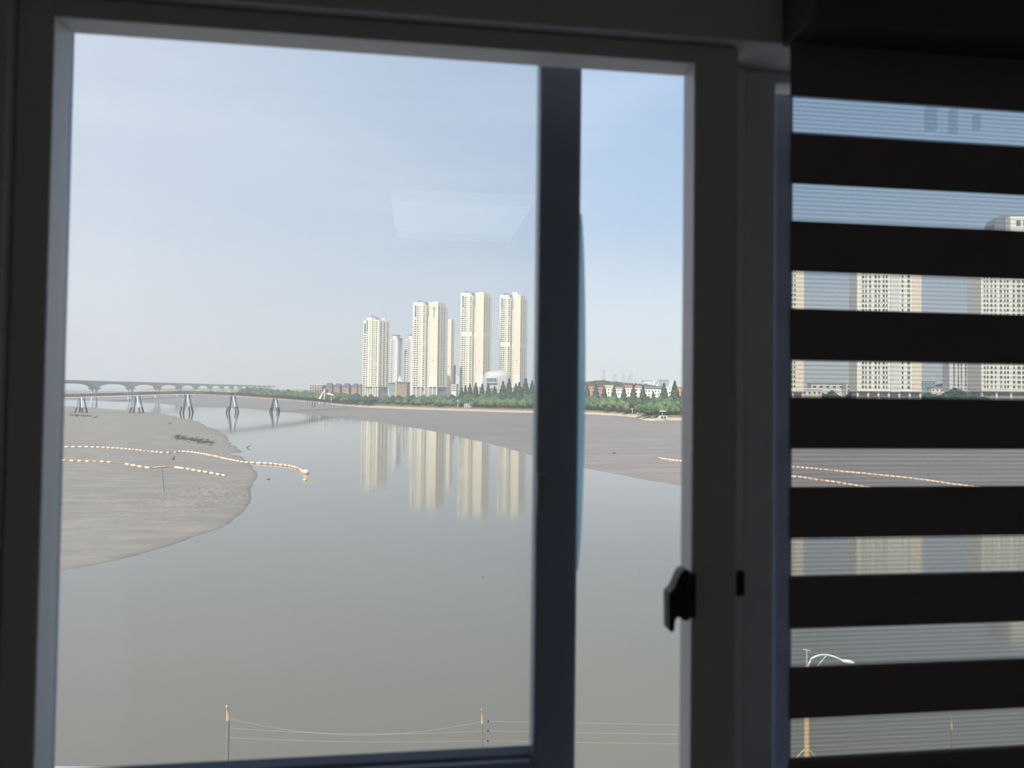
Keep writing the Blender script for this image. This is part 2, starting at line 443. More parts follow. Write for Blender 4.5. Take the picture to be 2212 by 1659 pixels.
# ================================================================== OUTSIDE: water, mud, land
M['water'] = mat('river_water', (0.140, 0.130, 0.102), 0.07, 0.05, 0.02, 0.03, spec=0.5, stretch=(1, 2.2, 1), detail=6, bump_dist=0.25)
def mud_mat(name, light, dark, sc, stretch, bump):
    """wet mud: streaky tone from two noises, darker wet margin along the waterline"""
    m = mat(name, light, 0.62, spec=0.35); n, l = m.node_tree.nodes, m.node_tree.links; b = n['Principled BSDF']
    tc = n.new('ShaderNodeTexCoord'); mp = n.new('ShaderNodeMapping'); mp.inputs['Scale'].default_value = stretch
    l.new(tc.outputs['Object'], mp.inputs[0])
    n1 = n.new('ShaderNodeTexNoise'); n1.inputs['Scale'].default_value = sc; n1.inputs['Detail'].default_value = 12; n1.inputs['Roughness'].default_value = 0.68
    n2 = n.new('ShaderNodeTexNoise'); n2.inputs['Scale'].default_value = sc*0.22; n2.inputs['Detail'].default_value = 4
    l.new(mp.outputs[0], n1.inputs['Vector']); l.new(mp.outputs[0], n2.inputs['Vector'])
    r1 = n.new('ShaderNodeMapRange'); r1.inputs['From Min'].default_value = 0.34; r1.inputs['From Max'].default_value = 0.62
    l.new(n1.outputs[0], r1.inputs['Value'])
    mx = n.new('ShaderNodeMix'); mx.data_type = 'RGBA'; l.new(r1.outputs[0], mx.inputs['Factor'])
    mx.inputs['A'].default_value = (*[k*0.78 for k in light], 1); mx.inputs['B'].default_value = (*[k*1.10 for k in light], 1)
    r2 = n.new('ShaderNodeMapRange'); r2.inputs['From Min'].default_value = 0.52; r2.inputs['From Max'].default_value = 0.68; r2.inputs['To Max'].default_value = 0.55
    l.new(n2.outputs[0], r2.inputs['Value'])
    m2 = n.new('ShaderNodeMix'); m2.data_type = 'RGBA'; l.new(r2.outputs[0], m2.inputs['Factor'])
    l.new(mx.outputs['Result'], m2.inputs['A']); m2.inputs['B'].default_value = (light[0]*0.80, light[1]*0.80, light[2]*0.86, 1)
    at = n.new('ShaderNodeAttribute'); at.attribute_name = 'wet'
    m3 = n.new('ShaderNodeMix'); m3.data_type = 'RGBA'; l.new(at.outputs['Fac'], m3.inputs['Factor'])
    l.new(m2.outputs['Result'], m3.inputs['A']); m3.inputs['B'].default_value = (*dark, 1)
    l.new(m3.outputs['Result'], b.inputs['Base Color'])
    bp = n.new('ShaderNodeBump'); bp.inputs['Strength'].default_value = bump; bp.inputs['Distance'].default_value = 0.6
    l.new(n1.outputs[0], bp.inputs['Height']); l.new(bp.outputs[0], b.inputs['Normal'])
    return m
M['mud'] = mud_mat('wet_grey_mud', (0.236, 0.213, 0.186), (0.060, 0.053, 0.047), 0.22, (0.5, 1.5, 1), 0.5)
M['mud2'] = mud_mat('far_grey_mud', (0.205, 0.182, 0.168), (0.10, 0.105, 0.10), 0.07, (0.4, 1.6, 1), 0.4)
M['sand'] = mud_mat('pale_bank_stone', (0.44, 0.36, 0.27), (0.2, 0.17, 0.13), 0.5, (1, 1, 1), 0.8)
M['grass'] = mat('bank_grass', (0.10, 0.12, 0.05), 0.95, 0.0, 0.12, 0.3, c2=(0.20, 0.17, 0.10), detail=8)
M['concrete'] = mat('grey_concrete', (0.33, 0.33, 0.36), 0.85, 0.12, 2.0, 0.2)
M['paving'] = mat('promenade_paving', (0.32, 0.31, 0.30), 0.9, 0.15, 1.0, 0.2)

sea = MB(); n = 64; R_ = 9000.0
sea.v = [(0, 0, 0)] + [(R_*math.cos(2*math.pi*i/n), R_*math.sin(2*math.pi*i/n), 0) for i in range(n)]
sea.f = [(0, 1+i, 1+(i+1) % n) for i in range(n)]; sea.m = [0]*n
struct(sea.build('river_water', M['water']), 'calm murky grey tidal river')

def sdist(P, poly):
    """signed distance of points to a closed polygon, positive inside"""
    P = np.asarray(P); poly = np.asarray(poly); n = len(poly)
    d = np.full(len(P), 1e12); ins = np.zeros(len(P), bool)
    for i in range(n):
        a, b = poly[i], poly[(i+1) % n]
        ab = b-a; t = np.clip(((P-a)@ab)/(ab@ab+1e-9), 0, 1)
        q = a+t[:, None]*ab; d = np.minimum(d, ((P-q)**2).sum(1))
        c = (a[1] > P[:, 1]) != (b[1] > P[:, 1])
        xi = (b[0]-a[0])*(P[:, 1]-a[1])/(b[1]-a[1]+1e-12)+a[0]
        ins ^= c & (P[:, 0] < xi)
    d = np.sqrt(d); return np.where(ins, d, -d)

def smooth_line(pts, k=4):
    pts = np.array(pts, float); out = []
    for i in range(len(pts)-1):
        p0, p1, p2, p3 = pts[max(i-1, 0)], pts[i], pts[i+1], pts[min(i+2, len(pts)-1)]
        for j in range(k):
            t = j/k
            out.append(0.5*((2*p1)+(-p0+p2)*t+(2*p0-5*p1+4*p2-p3)*t*t+(-p0+3*p1-3*p2+p3)*t**3))
    out.append(pts[-1]); return np.array(out)

def jag(line, amp, fr):
    out = []
    for p in line:
        d = np.hypot(*p)*amp
        out.append((p[0]+d*mnoise.noise(Vector((p[0]*fr, p[1]*fr, 0))), p[1]+d*mnoise.noise(Vector((p[0]*fr, p[1]*fr, 9)))))
    return np.array(out)

left_px = [(-500, 868), (0, 871), (135, 876), (240, 884), (330, 892.5), (400, 903), (432, 913), (465, 928), (488, 942), (497, 957), (509, 967), (524, 977),
           (505, 979), (500, 981), (520, 985), (535, 999), (548, 1013), (553, 1039), (545, 1050), (541, 1074), (530, 1097), (510, 1120), (480, 1137), (430, 1157),
           (380, 1176), (300, 1198), (215, 1218), (130, 1233), (-100, 1275), (-600, 1370)]
LB = smooth_line([gnd(a, b)[:2] for a, b in left_px], 5)
LB = jag(LB, 0.006, 0.12)
def h_left(P):
    d = sdist(P, LB)
    return np.where(d > 0, 0.10*(1-np.exp(-d/0.8))+0.85*(1-np.exp(-d/45.0)), d*0.08)
right_px = [(-500, 858), (0, 861), (135, 864), (260, 868), (350, 873), (420, 879.5), (520, 882), (590, 888), (690, 897.5), (780, 908), (850, 917), (930, 931), (1000, 946), (1080, 964),
            (1150, 984), (1210, 1000), (1270, 1013), (1350, 1029), (1460, 1048), (1700, 1090), (2000, 1130), (2500, 1195), (3200, 1290)]
RB = [gnd(a, b)[:2] for a, b in right_px]
RB = jag(smooth_line(RB, 5), 0.004, 0.05)
RBp = np.vstack([RB, [gnd(3200, 905)[:2], gnd(1500, 872)[:2], gnd(1000, 862)[:2], gnd(500, 846.5)[:2], gnd(100, 840)[:2], gnd(-500, 832)[:2]]])
def h_right(P):
    d = sdist(P, RBp)
    return np.where(d > 0, 0.06*(1-np.exp(-d/1.5))+1.1*(1-np.exp(-d/120.0)), d*0.05)

def terrain(name, m, hf, az0, az1, na, d0, d1, nd, relief):
    az = np.radians(np.linspace(az0, az1, na)); ds = np.geomspace(d0, d1, nd)
    A, D = np.meshgrid(az, ds); X = (np.sin(A)*D).ravel(); Y = (np.cos(A)*D).ravel()
    Hh = hf(np.stack([X, Y], 1)); idx = np.full(len(X), -1); vs_, fs, wet = [], [], []
    keep = Hh > -0.6
    for i in np.nonzero(keep)[0]:
        z = Hh[i]
        w_ = 0.0
        if z > 0:
            dz, w_ = relief(X[i], Y[i], z); z += dz
        idx[i] = len(vs_); vs_.append((X[i], Y[i], z)); wet.append(w_)
    I = np.arange(nd*na).reshape(nd, na)
    a, b, c, d = I[:-1, :-1].ravel(), I[:-1, 1:].ravel(), I[1:, 1:].ravel(), I[1:, :-1].ravel()
    ok = keep[a] & keep[b] & keep[c] & keep[d] & ((Hh[a] > -0.02) | (Hh[b] > -0.02) | (Hh[c] > -0.02) | (Hh[d] > -0.02))
    fs = np.stack([idx[a], idx[d], idx[c], idx[b]], 1)[ok].tolist()
    me = bpy.data.meshes.new(name); me.from_pydata(vs_, [], fs); me.materials.append(m)
    at = me.attributes.new('wet', 'FLOAT', 'POINT'); at.data.foreach_set('value', wet)
    me.polygons.foreach_set('use_smooth', [True]*len(me.polygons)); me.update()
    return link(name, me)
rough_c = gnd(462, 1068)[:2]; rough_c2 = gnd(240, 1088)[:2]
def relief_left(x, y, z):
    e_ = min(1, z/0.12)
    a = math.exp(-((x-rough_c[0])/9.5)**2-((y-rough_c[1])/21)**2)           # chewed-up tip of the bank
    b = math.exp(-((x-rough_c2[0])/20)**2-((y-rough_c2[1])/11)**2)          # long parallel grooves
    r = mnoise.ridged_multi_fractal(Vector((x*0.05, y*0.16, 1.3)), 1.0, 2.1, 4, 1.0, 2.0)-1.0
    g1 = mnoise.ridged_multi_fractal(Vector((x*0.50+0.16*y, y*0.36, 5.1)), 0.9, 2.2, 3, 1.0, 2.0)-1.0
    g2 = mnoise.ridged_multi_fractal(Vector((x*0.05, (y-0.22*x)*0.30, 3.1)), 0.9, 2.2, 3, 1.0, 2.0)-1.05
    f = mnoise.noise(Vector((x*0.6, y*0.5, 2)))
    dz = 0.05*r+a*(0.50*abs(f)-0.42*max(0, g1))+b*(-0.50*max(0, g2)+0.12*f)-0.05*max(0, g2-0.2)
    wet = 0.45*math.exp(-(z-0.02)/0.05)
    return e_*dz, wet
struct(terrain('mudbank_left', M['mud'], h_left, -47, -12, 400, 62, 760, 560, relief_left), 'grey tidal mudbank with eroded gullies')
def relief_right(x, y, z):
    e_ = min(1, z/0.12)
    p = Vector((x*0.02, y*0.07, 7.3))
    g = mnoise.ridged_multi_fractal(Vector((x*0.022+y*0.004, y*0.12, 2.2)), 0.9, 2.2, 4, 1.0, 2.0)-0.9
    return e_*0.10*(mnoise.ridged_multi_fractal(p, 1.0, 2.1, 4, 1.0, 2.0)-1.0), 0.0
struct(terrain('mudflat_far', M['mud2'], h_right, -48, 48, 300, 110, 2600, 220, relief_right), 'wide grey mudflat below the far embankment')

def on_left(px, py, lift=0.0):
    z = 0.0
    for _ in range(4):
        p = gnd(px, py, z); hz = float(h_left(np.array([p[:2]]))[0])
        z = max(hz, 0)
    return Vector((p[0], p[1], z+lift))
def on_right(px, py, lift=0.0):
    z = 0.0
    for _ in range(4):
        p = gnd(px, py, z); z = max(float(h_right(np.array([p[:2]]))[0]), 0)
    return Vector((p[0], p[1], z+lift))

# far land: stone embankment foot given by its picture trace, land plateau behind
ZL = 4.0
foot_px = [(300, 843.5), (380, 846), (430, 849), (470, 853), (520, 858), (560, 860.5), (640, 866.5), (700, 872), (760, 877.5), (800, 880), (900, 884), (1000, 887.5), (1080, 890), (1150, 892), (1270, 895),
           (1330, 898), (1375, 902), (1400, 908), (1465, 908), (1600, 914), (1800, 921), (2200, 934), (2900, 960)]
ft = np.array([gnd(a, b, 0.9)[:2] for a, b in foot_px])
FT = smooth_line(ft, 6)
foot_dep = np.array([(p[0]*FW[0]+p[1]*FW[1]) for p in ft]); foot_x = np.array([a for a, _ in foot_px])
def bank_depth(px): return float(np.interp(px, foot_x, foot_dep))
tang = np.gradient(FT, axis=0); tang /= np.linalg.norm(tang, axis=1)[:, None]
nrm = np.stack([-tang[:, 1], tang[:, 0]], 1)
prof = [(-3.0, 0.2), (0.0, 0.9), (2.0, 1.9), (5.0, 2.7), (7.5, 3.4), (9.0, 3.75), (14.0, 4.02)]
V, Fc, Mi = [], [], []
for i, p in enumerate(FT):
    for j, (o_, z_) in enumerate(prof):
        q = p+nrm[i]*o_*(0.85 if o_ > 0 else 1); V.append((q[0], q[1], z_+0.25*mnoise.noise(Vector((q[0]*0.08, q[1]*0.08, j*3.1)))*(0 < j < 6)))
k = len(prof)
for i in range(len(FT)-1):
    for j in range(k-1):
        Fc.append((i*k+j, (i+1)*k+j, (i+1)*k+j+1, i*k+j+1)); Mi.append(0 if j < 3 else 1)
b_ = MB(); b_.v, b_.f, b_.m = V, Fc, Mi
struct(b_.build('embankment', [M['sand'], M['grass']], smooth=True), 'pale stone embankment along the far shore')
edge = [tuple(FT[i]+nrm[i]*11.0) for i in range(len(FT))]
far_pts = [tuple(gnd(3000, 842.34+(3000-1106)*0.0125+3.2, ZL)[:2]), tuple(gnd(1100, 842.34+3.2, ZL)[:2]), tuple(gnd(380, 842.34-726*0.0125+4.0, ZL)[:2])]
land = MB(); poly = edge+far_pts
land.v = [(a, b, ZL) for a, b in poly]; land.f = [tuple(range(len(poly)))]; land.m = [0]
struct(land.build('far_land', M['grass']), 'flat green land behind the embankment')
# loose stones at the foot of the embankment: too small to count
rk = MB()
for _ in range(5200):
    i = random.randrange(len(FT)-1); t = random.random()
    p = FT[i]*(1-t)+FT[i+1]*t; off = abs(random.gauss(0, 2.8))-2.6; q = p+nrm[i]*off
    if np.hypot(*q) > 1000: continue
    s_ = random.uniform(0.3, 0.95)
    rk.blob((q[0], q[1], 0.75+max(off, -2)*0.3), s_*1.3, s_*1.1, s_*0.7, 5, 4, 0.25)
o = rk.build('shore_stones', mat('pale_rock', (0.52, 0.44, 0.34), 0.9, 0.5, 0.9, 0.4))
tag(o, 'pale loose stones scattered along the foot of the embankment', 'stones', kind='stuff')

# wooded hill and distant shore
hill_m = mat('wooded_hill', (0.020, 0.042, 0.026), 0.95, 0.4, 0.08, 0.6, detail=8, bump_dist=3.0)
hv = MB(); nx, ny = 420, 14
hx = [1180, 1240, 1275, 1300, 1330, 1350, 1375, 1400, 1440, 1480, 1600, 1800, 2000, 2050, 2140, 2300]; hy_ = [829, 827, 824, 822.5, 825, 828, 828.5, 832, 835.5, 838, 842, 843, 832, 828, 836, 846]
for j in range(ny):
    for i in range(nx):
        px = 1180+(2300-1180)*i/(nx-1); d = 880+j*19
        top = H+(hor(px)-np.interp(px, hx, hy_))*1000/FPX
        sh = math.sin(math.pi*(j+0.5)/ny)**0.6
        z = ZL+(top-ZL)*sh+(2.2*mnoise.noise(Vector((px*0.07, j*0.7, 0)))+2.6*mnoise.noise(Vector((px*0.45, j*1.3, 5))))*sh
        hv.v.append(tuple(col_pt(px, d, z)))
for j in range(ny-1):
    for i in range(nx-1):
        hv.f.append((j*nx+i, j*nx+i+1, (j+1)*nx+i+1, (j+1)*nx+i)); hv.m.append(0)
struct(hv.build('wooded_hill', hill_m), 'low dark wooded hill behind the town')

# ------------------------------------------------------------------ near side: promenade, seawall, fence, lamp
Fh = Vector((FW[0], FW[1], 0)).normalized(); Rh = Vector((Fh.y, -Fh.x, 0))
def near(side, d, z): return Vector((0, 0, z))+Rh*side+Fh*d
def near_box(mb, s0, s1, d0, d1, z0, z1):
    return mb.quad_box([near(s0, d0, z0), near(s1, d0, z0), near(s1, d1, z0), near(s0, d1, z0), near(s0, d0, z1), near(s1, d0, z1), near(s1, d1, z1), near(s0, d1, z1)])
ZW = 9.20
struct(near_box(MB(), -30, 30, 3.0, 19.6, -1.0, 8.6).build('promenade', M['paving']), 'paved walk between the building and the seawall')
sw = MB()
sw.prism([(19.55, -1.0), (19.55, ZW-0.12), (19.45, ZW-0.10), (19.45, ZW), (20.35, ZW), (20.35, ZW-0.10), (20.25, ZW-0.12), (21.3, -1.0)], -30, 30, 'x')
sw.v = [tuple(near(a, b, c)) for a, b, c in sw.v]
struct(sw.build('seawall', M['concrete']), 'grey concrete seawall with a flat coping')
M['tan'] = mat('tan_painted_steel', (0.62, 0.45, 0.25), 0.45, 0.1, 6)
M['steel'] = mat('weathered_grey_steel', (0.20, 0.19, 0.185), 0.6, 0.15, 8)
M['wire'] = mat('pale_galvanised_wire', (0.36, 0.34, 0.25), 0.5, 0.1, 10)
M['white'] = mat('white_paint', (0.80, 0.79, 0.77), 0.5, 0.06, 2)
def near_px(px, d, z): p = col_pt(px, d, z); return Vector(p)
posts = [(490, 0.048, -0.02), (1040, 0.030, 0.03), (2056, 0.024, 0.22)]
fence = empty('wire_fence', near_px(1040, 20.0, ZW))
f0 = Vector(fence.location)
tag(fence, 'wire fence with bent tan post tops standing on the seawall', 'fence')
tops = {}
for px, r_, bend in posts:
    b = near_px(px, 20.0, ZW)-f0
    dirb = (-Fh*0.25-Rh*bend)
    MB().tube([b, b+Vector((0, 0, 1.40))], r_, 10).build('post', M['steel'], fence)
    pts = [b+Vector((0, 0, 1.38)), b+Vector((0, 0, 1.54))+dirb*0.06, b+Vector((0, 0, 1.70))+dirb*0.25, b+Vector((0, 0, 1.84))+dirb*0.62]
    MB().tube(pts, [r_, r_*0.95, r_*0.85, r_*0.55], 10).build('post_top', M['tan'], fence)
    tops[px] = b
for j, hz in enumerate((1.44, 1.17, 0.90)):
    a, b = tops[490], tops[1040]
    pts = [a.lerp(b, t)+Vector((0, 0, hz-(1.7, 0.5, 0.3)[j]*t*(1-t))) for t in np.linspace(0, 1, 21)]
    MB().tube(pts, 0.0026, 5).build('wire', M['wire'], fence)
    c = tops[2056]
    pts = [b.lerp(c, t)+Vector((0, 0, hz-0.10*t*(1-t))) for t in np.linspace(0, 1, 21)]
    MB().tube(pts, 0.0026, 5).build('wire', M['wire'], fence)
    q = b+Rh*0.17+Vector((0, 0, hz))
    MB().blob(q, 0.022, 0.022, 0.035, 8, 5).build('insulator', M['black'], fence)
MB().tube([tops[1040]+Vector((0, 0, 1.16)), tops[1040]+Rh*0.12+Vector((0, 0, 1.09)), tops[1040]+Rh*0.20+Vector((0, 0, 0.98)), tops[1040]+Rh*0.14+Vector((0, 0, 0.91))], 0.008, 6).build('bracket', M['steel'], fence)

lampp = empty('street_lamp', near_px(1742, 20.0, ZW)); tag(lampp, 'tan curved-arm street lamp on the seawall behind the striped blind', 'street lamp')
MB().tube([(0, 0, 0), (0, 0, 3.09)], [0.085, 0.06], 14).build('pole', M['tan'], lampp)
for sgn in (-1, 1):
    for q in (Rh*sgn,):
        MB().tube([q*0.06+Vector((0, 0, 0.76)), q*0.17+Vector((0, 0, 0.66)), q*0.26+Vector((0, 0, 0.56)), q*0.30+Vector((0, 0, 0.0))], 0.018, 8).build('strut', M['tan'], lampp)
arc = [Vector((0, 0, 3.04+0.15*min(1, t*12)+0.21*math.sin(math.pi*t**0.8)+0.05*t))+Rh*(0.02+1.05*t) for t in np.linspace(0, 1, 22)]
MB().tube(arc, 0.026, 10).build('arm', M['white'], lampp)
MB().tube([Vector((0, 0, 3.10))+Rh*0.30, arc[11]], 0.012, 8).build('brace', M['white'], lampp)
hd = MB(); hd.blob((0, 0, 0), 0.20, 0.09, 0.055, 14, 8); hdo = hd.build('lamp_head', M['white'], lampp, True)
hdo.location = arc[-1]+Rh*0.10+Vector((0, 0, -0.01)); hdo.rotation_euler = (0, 0.15, -YAW)
MB().tube([(0, 0, 3.04), (0, 0, 3.56)], 0.012, 8).build('rod', M['white'], lampp)
MB().tube([Vector((0, 0, 3.56))-Rh*0.10, Vector((0, 0, 3.53))+Rh*0.10], 0.014, 8).build('crossbar', M['white'], lampp)

# ------------------------------------------------------------------ floating booms on the mud
M['float'] = mat('faded_orange_float', (0.80, 0.60, 0.47), 0.6, 0.12, 0.8)
M['float2'] = mat('orange_float', (0.66, 0.36, 0.24), 0.6, 0.15, 0.8)
M['rope'] = mat('brown_rope', (0.36, 0.20, 0.13), 0.9, 0.2, 3)
fl_mesh = MB().tube([(-0.5, 0, 0), (-0.46, 0, 0), (-0.40, 0, 0), (0.40, 0, 0), (0.46, 0, 0), (0.5, 0, 0)], [0.06, 0.14, 0.2, 0.2, 0.14, 0.06], 8).mesh('float', M['float'], True)
fl_mesh2 = fl_mesh.copy(); fl_mesh2.materials[0] = M['float2']
def boom(label, segs, onf, lift=0.16, rope_r=0.09):
    """segs: (list of picture points, float pitch in px or 0 for bare rope)"""
    root = None
    for pl, pitch, fill in segs:
        W = [onf(a, b) for a, b in pl]
        if root is None:
            root = empty('float_boom', W[0]); root['label'] = label; o0 = Vector(W[0])
        S = smooth_line([tuple(w) for w in W], 8)
        MB().tube([Vector(s)-o0+Vector((0, 0, 0.10)) for s in S], rope_r, 6).build('rope', M['rope'], root)
        if not pitch: continue
        seg = np.linalg.norm(np.diff(S, axis=0), axis=1); L = np.concatenate([[0], np.cumsum(seg)])
        npx = abs(pl[-1][0]-pl[0][0]); cnt = max(1, round(npx/pitch)); stp = L[-1]/cnt
        for i in range(cnt):
            s_ = (i+0.5)*stp; j = min(np.searchsorted(L, s_)-1, len(seg)-1); j = max(j, 0)
            p = S[j]+(S[j+1]-S[j])*(s_-L[j])/max(seg[j], 1e-6); t = S[j+1]-S[j]
            fo = link('float', fl_mesh2 if random.random() < 0.12 else fl_mesh, root)
            fo.location = Vector(p)-o0+Vector((0, 0, lift+random.uniform(-0.03, 0.03)))
            ln = stp*fill*random.uniform(0.92, 1.05)
            th = 1.5
            fo.scale = (ln, th, th); fo.rotation_euler = (0, 0, math.atan2(t[1], t[0])+random.uniform(-0.08, 0.08))
    root['category'] = 'float boom'
    return root
boom('long boom of pale orange floats running off the mudbank into the river', [
    ([(95, 966), (133, 966.5), (200, 967), (260, 970), (310, 975), (353, 979)], 10.6, 0.62),
    ([(353, 979), (375, 978.5), (392, 976)], 14, 0.35),
    ([(392, 976), (420, 979), (455, 985), (490, 993), (530, 1000), (580, 1003), (625, 1008), (645, 1014), (655, 1021), (662, 1023)], 7.3, 0.68)], on_left)
boom('shorter boom of widely spaced orange floats lying on the mudbank', [
    ([(90, 996), (139, 996.3), (200, 998), (243, 1000)], 17, 0.50),
    ([(243, 1000), (268, 1003)], 0, 0),
    ([(268, 1003), (300, 1009), (326, 1013)], 16, 0.62),
    ([(326, 1013), (365, 1010), (400, 1014)], 38, 0.8),
    ([(400, 1014), (440, 1021), (470, 1026), (488, 1030)], 12.5, 0.55)], on_left)
boom('boom of pale floats stretched along the far mudflat behind the blind', [
    ([(1421, 990), (1470, 997), (1600, 1001), (1714, 1010), (1778, 1016)], 9, 0.75),
    ([(1778, 1016), (1960, 1034), (2046, 1046), (2120, 1056)], 12, 0.93)], on_right)
boom('second boom of pinkish floats low on the far mudflat behind the blind', [
    ([(1650, 1026), (1716, 1031), (1745, 1035), (1826, 1047), (1880, 1056)], 13, 0.8)], on_right)
buoy = empty('buoy', on_left(660, 1023)); tag(buoy, 'pale orange buoy ending the long float boom in the river', 'buoy')
MB().blob((0, 0, 0.30), 0.75, 0.75, 0.65, 12, 8).build('float_body', M['float'], buoy, True)
MB().tube([(0, 0, 0.8), (0, 0, 1.3)], 0.12, 8).build('top_ring', M['float2'], buoy)
b2 = empty('buoy', on_left(658, 1037.5)); tag(b2, 'small yellow buoy floating below the boom end', 'buoy')
MB().blob((0, 0, 0.1), 0.42, 0.42, 0.32, 10, 7).build('float_body', mat('yellow_float', (0.72, 0.62, 0.20), 0.5, 0.1, 2), b2, True)
MB().tube([(0, 0, 0.3), (0, 0, 0.55)], 0.06, 6).build('eyelet', M['steel'], b2)

# driftwood and stakes
M['wood'] = mat('dark_wet_wood', (0.06, 0.045, 0.035), 0.8, 0.3, 3)
def drift(label, base, sticks, r_=0.10):
    root = empty('driftwood', base); tag(root, label, 'driftwood')
    b = Vector(base)
    for st in sticks:
        MB().tube([Vector(q)-b for q in st], [r_]+[r_*0.6]*(len(st)-1), 6).build('branch', M['wood'], root)
def up(px, py, d_ref, dy): return Vector(pt(px, py, d_ref))
dd = float(on_left(537, 971).dot(Vector(FW))-0)
def vert(onf, px, py, px2, py2):      # a stick standing at (px,py) whose tip shows at (px2,py2)
    b = onf(px, py); d = (b-Vector(CAM)).dot(Vector(FW)); return [b-Vector((0, 0, 0.1)), Vector(pt(px2, py2, d))]
drift('forked driftwood branch sticking out of the water beside the mudbank', on_left(533, 967), [vert(on_left, 532, 967, 541, 962), vert(on_left, 536, 965.5, 540, 972)], 0.16)
drift('dark stump stuck in the mud between the two float booms', on_left(375, 992), [vert(on_left, 371, 992.5, 377, 991), vert(on_left, 375, 992.5, 376, 986)], 0.22)
drift('thin stake leaning in the eroded mud', on_left(356, 1062), [vert(on_left, 355, 1063, 350, 1012)], 0.05)
drift('dark stub floating in the river near the mudbank tip', on_left(579, 1035), [vert(on_left, 577, 1035.5, 583, 1034)], 0.16)
drift('small dark snag on the far side of the mudbank', on_left(366, 915), [vert(on_left, 364, 916, 369, 913)], 0.3)
drift('dark snag lying on the far mudflat', on_right(1327, 979), [vert(on_right, 1323, 979.5, 1331, 979), vert(on_right, 1326, 979.5, 1327, 977)], 0.3)
drift('small dark snag in open water', on_left(1043, 1247), [vert(on_left, 1042, 1248, 1044, 1245.5)], 0.05)
db = MB()
for _ in range(260):
    t = random.random(); px = 378+82*t+random.gauss(0, 3); py = 944+13*t+random.gauss(0, 2.6)
    p = on_left(px, py); a = random.uniform(-0.6, 0.6)+0.2; L_ = random.uniform(0.2, 0.8)
    db.tube([p+Vector((-L_*math.cos(a), -L_*math.sin(a), 0.05)), p+Vector((L_*math.cos(a), L_*math.sin(a), random.uniform(0.05, 0.30)))], 0.05, 4)
for _ in range(70):
    t = random.random(); px = 150+60*t+random.gauss(0, 3); py = 896+5*t+random.gauss(0, 1.0)
    p = on_left(px, py); a = random.uniform(-0.6, 0.6)+0.2; L_ = random.uniform(0.3, 1.1)
    db.tube([p+Vector((-L_*math.cos(a), -L_*math.sin(a), 0.05)), p+Vector((L_*math.cos(a), L_*math.sin(a), random.uniform(0.1, 0.5)))], 0.09, 4)
tag(db.build('stranded_debris', M['wood']), 'dark tangled twigs and weed stranded on the mudbank', 'debris', kind='stuff')

# ================================================================== FOOTBRIDGE
M['brown'] = mat('weathered_brown_timber', (0.145, 0.115, 0.10), 0.85, 0.2, 0.8)
M['bwhite'] = mat('white_bridge_paint', (0.74, 0.74, 0.74), 0.6, 0.08, 0.5)
M['bblue'] = mat('blue_bridge_paint', (0.22, 0.38, 0.52), 0.55, 0.15, 0.4)
M['bdark'] = mat('dark_wet_pile', (0.055, 0.06, 0.075), 0.7, 0.2, 0.5)
deck_px = [(-60, 864, 460), (60, 860, 472), (135, 857.5, 482), (176, 856.8, 488), (296, 853, 503), (404, 850.5, 521), (503, 853.5, 543), (594, 859.5, 572), (665, 865, 610), (755, 873.5, 690)]
DP = [pt(a, b, d) for a, b, d in deck_px]; DS = smooth_line(DP, 8)
fb = empty('footbridge', DP[5]-np.array([0, 0, DP[5][2]])); f0 = Vector(fb.location)
tag(fb, 'long low arched footbridge with brown railings on blue trestles', 'footbridge')
DV = [Vector(p)-f0 for p in DS]
MB().sweep(DV, [(-2.0, -0.5), (2.0, -0.5), (2.0, 0.1), (-2.0, 0.1)]).build('girder', M['bwhite'], fb)
MB().sweep(DV, [(-2.2, 0.1), (2.2, 0.1), (2.2, 0.5), (-2.2, 0.5)]).build('deck', M['brown'], fb)
for s_ in (-2.1, 2.1):
    MB().sweep(DV, [(s_-0.08, 1.6), (s_+0.08, 1.6), (s_+0.08, 1.85), (s_-0.08, 1.85)]).build('handrail', M['brown'], fb)
    MB().sweep(DV, [(s_-0.05, 1.05), (s_+0.05, 1.05), (s_+0.05, 1.2), (s_-0.05, 1.2)]).build('middle_rail', M['brown'], fb)
    pm = MB()
    seg = np.linalg.norm(np.diff(DS, axis=0), axis=1); L = np.concatenate([[0], np.cumsum(seg)])
    s2_ = 0.0
    while s2_ < L[-1]:
        j = max(0, min(np.searchsorted(L, s2_)-1, len(seg)-1)); p = DS[j]+(DS[j+1]-DS[j])*(s2_-L[j])/seg[j]; t = (DS[j+1]-DS[j]); t = Vector((t[0], t[1], 0)).normalized()
        q = Vector(p)-f0+Vector((t.y, -t.x, 0))*s_
        pm.box(q.x-0.13, q.x+0.13, q.y-0.13, q.y+0.13, q.z+0.4, q.z+1.95); s2_ += 0.55
    po = pm.build('balusters', M['brown'], fb); po['kind'] = 'stuff'
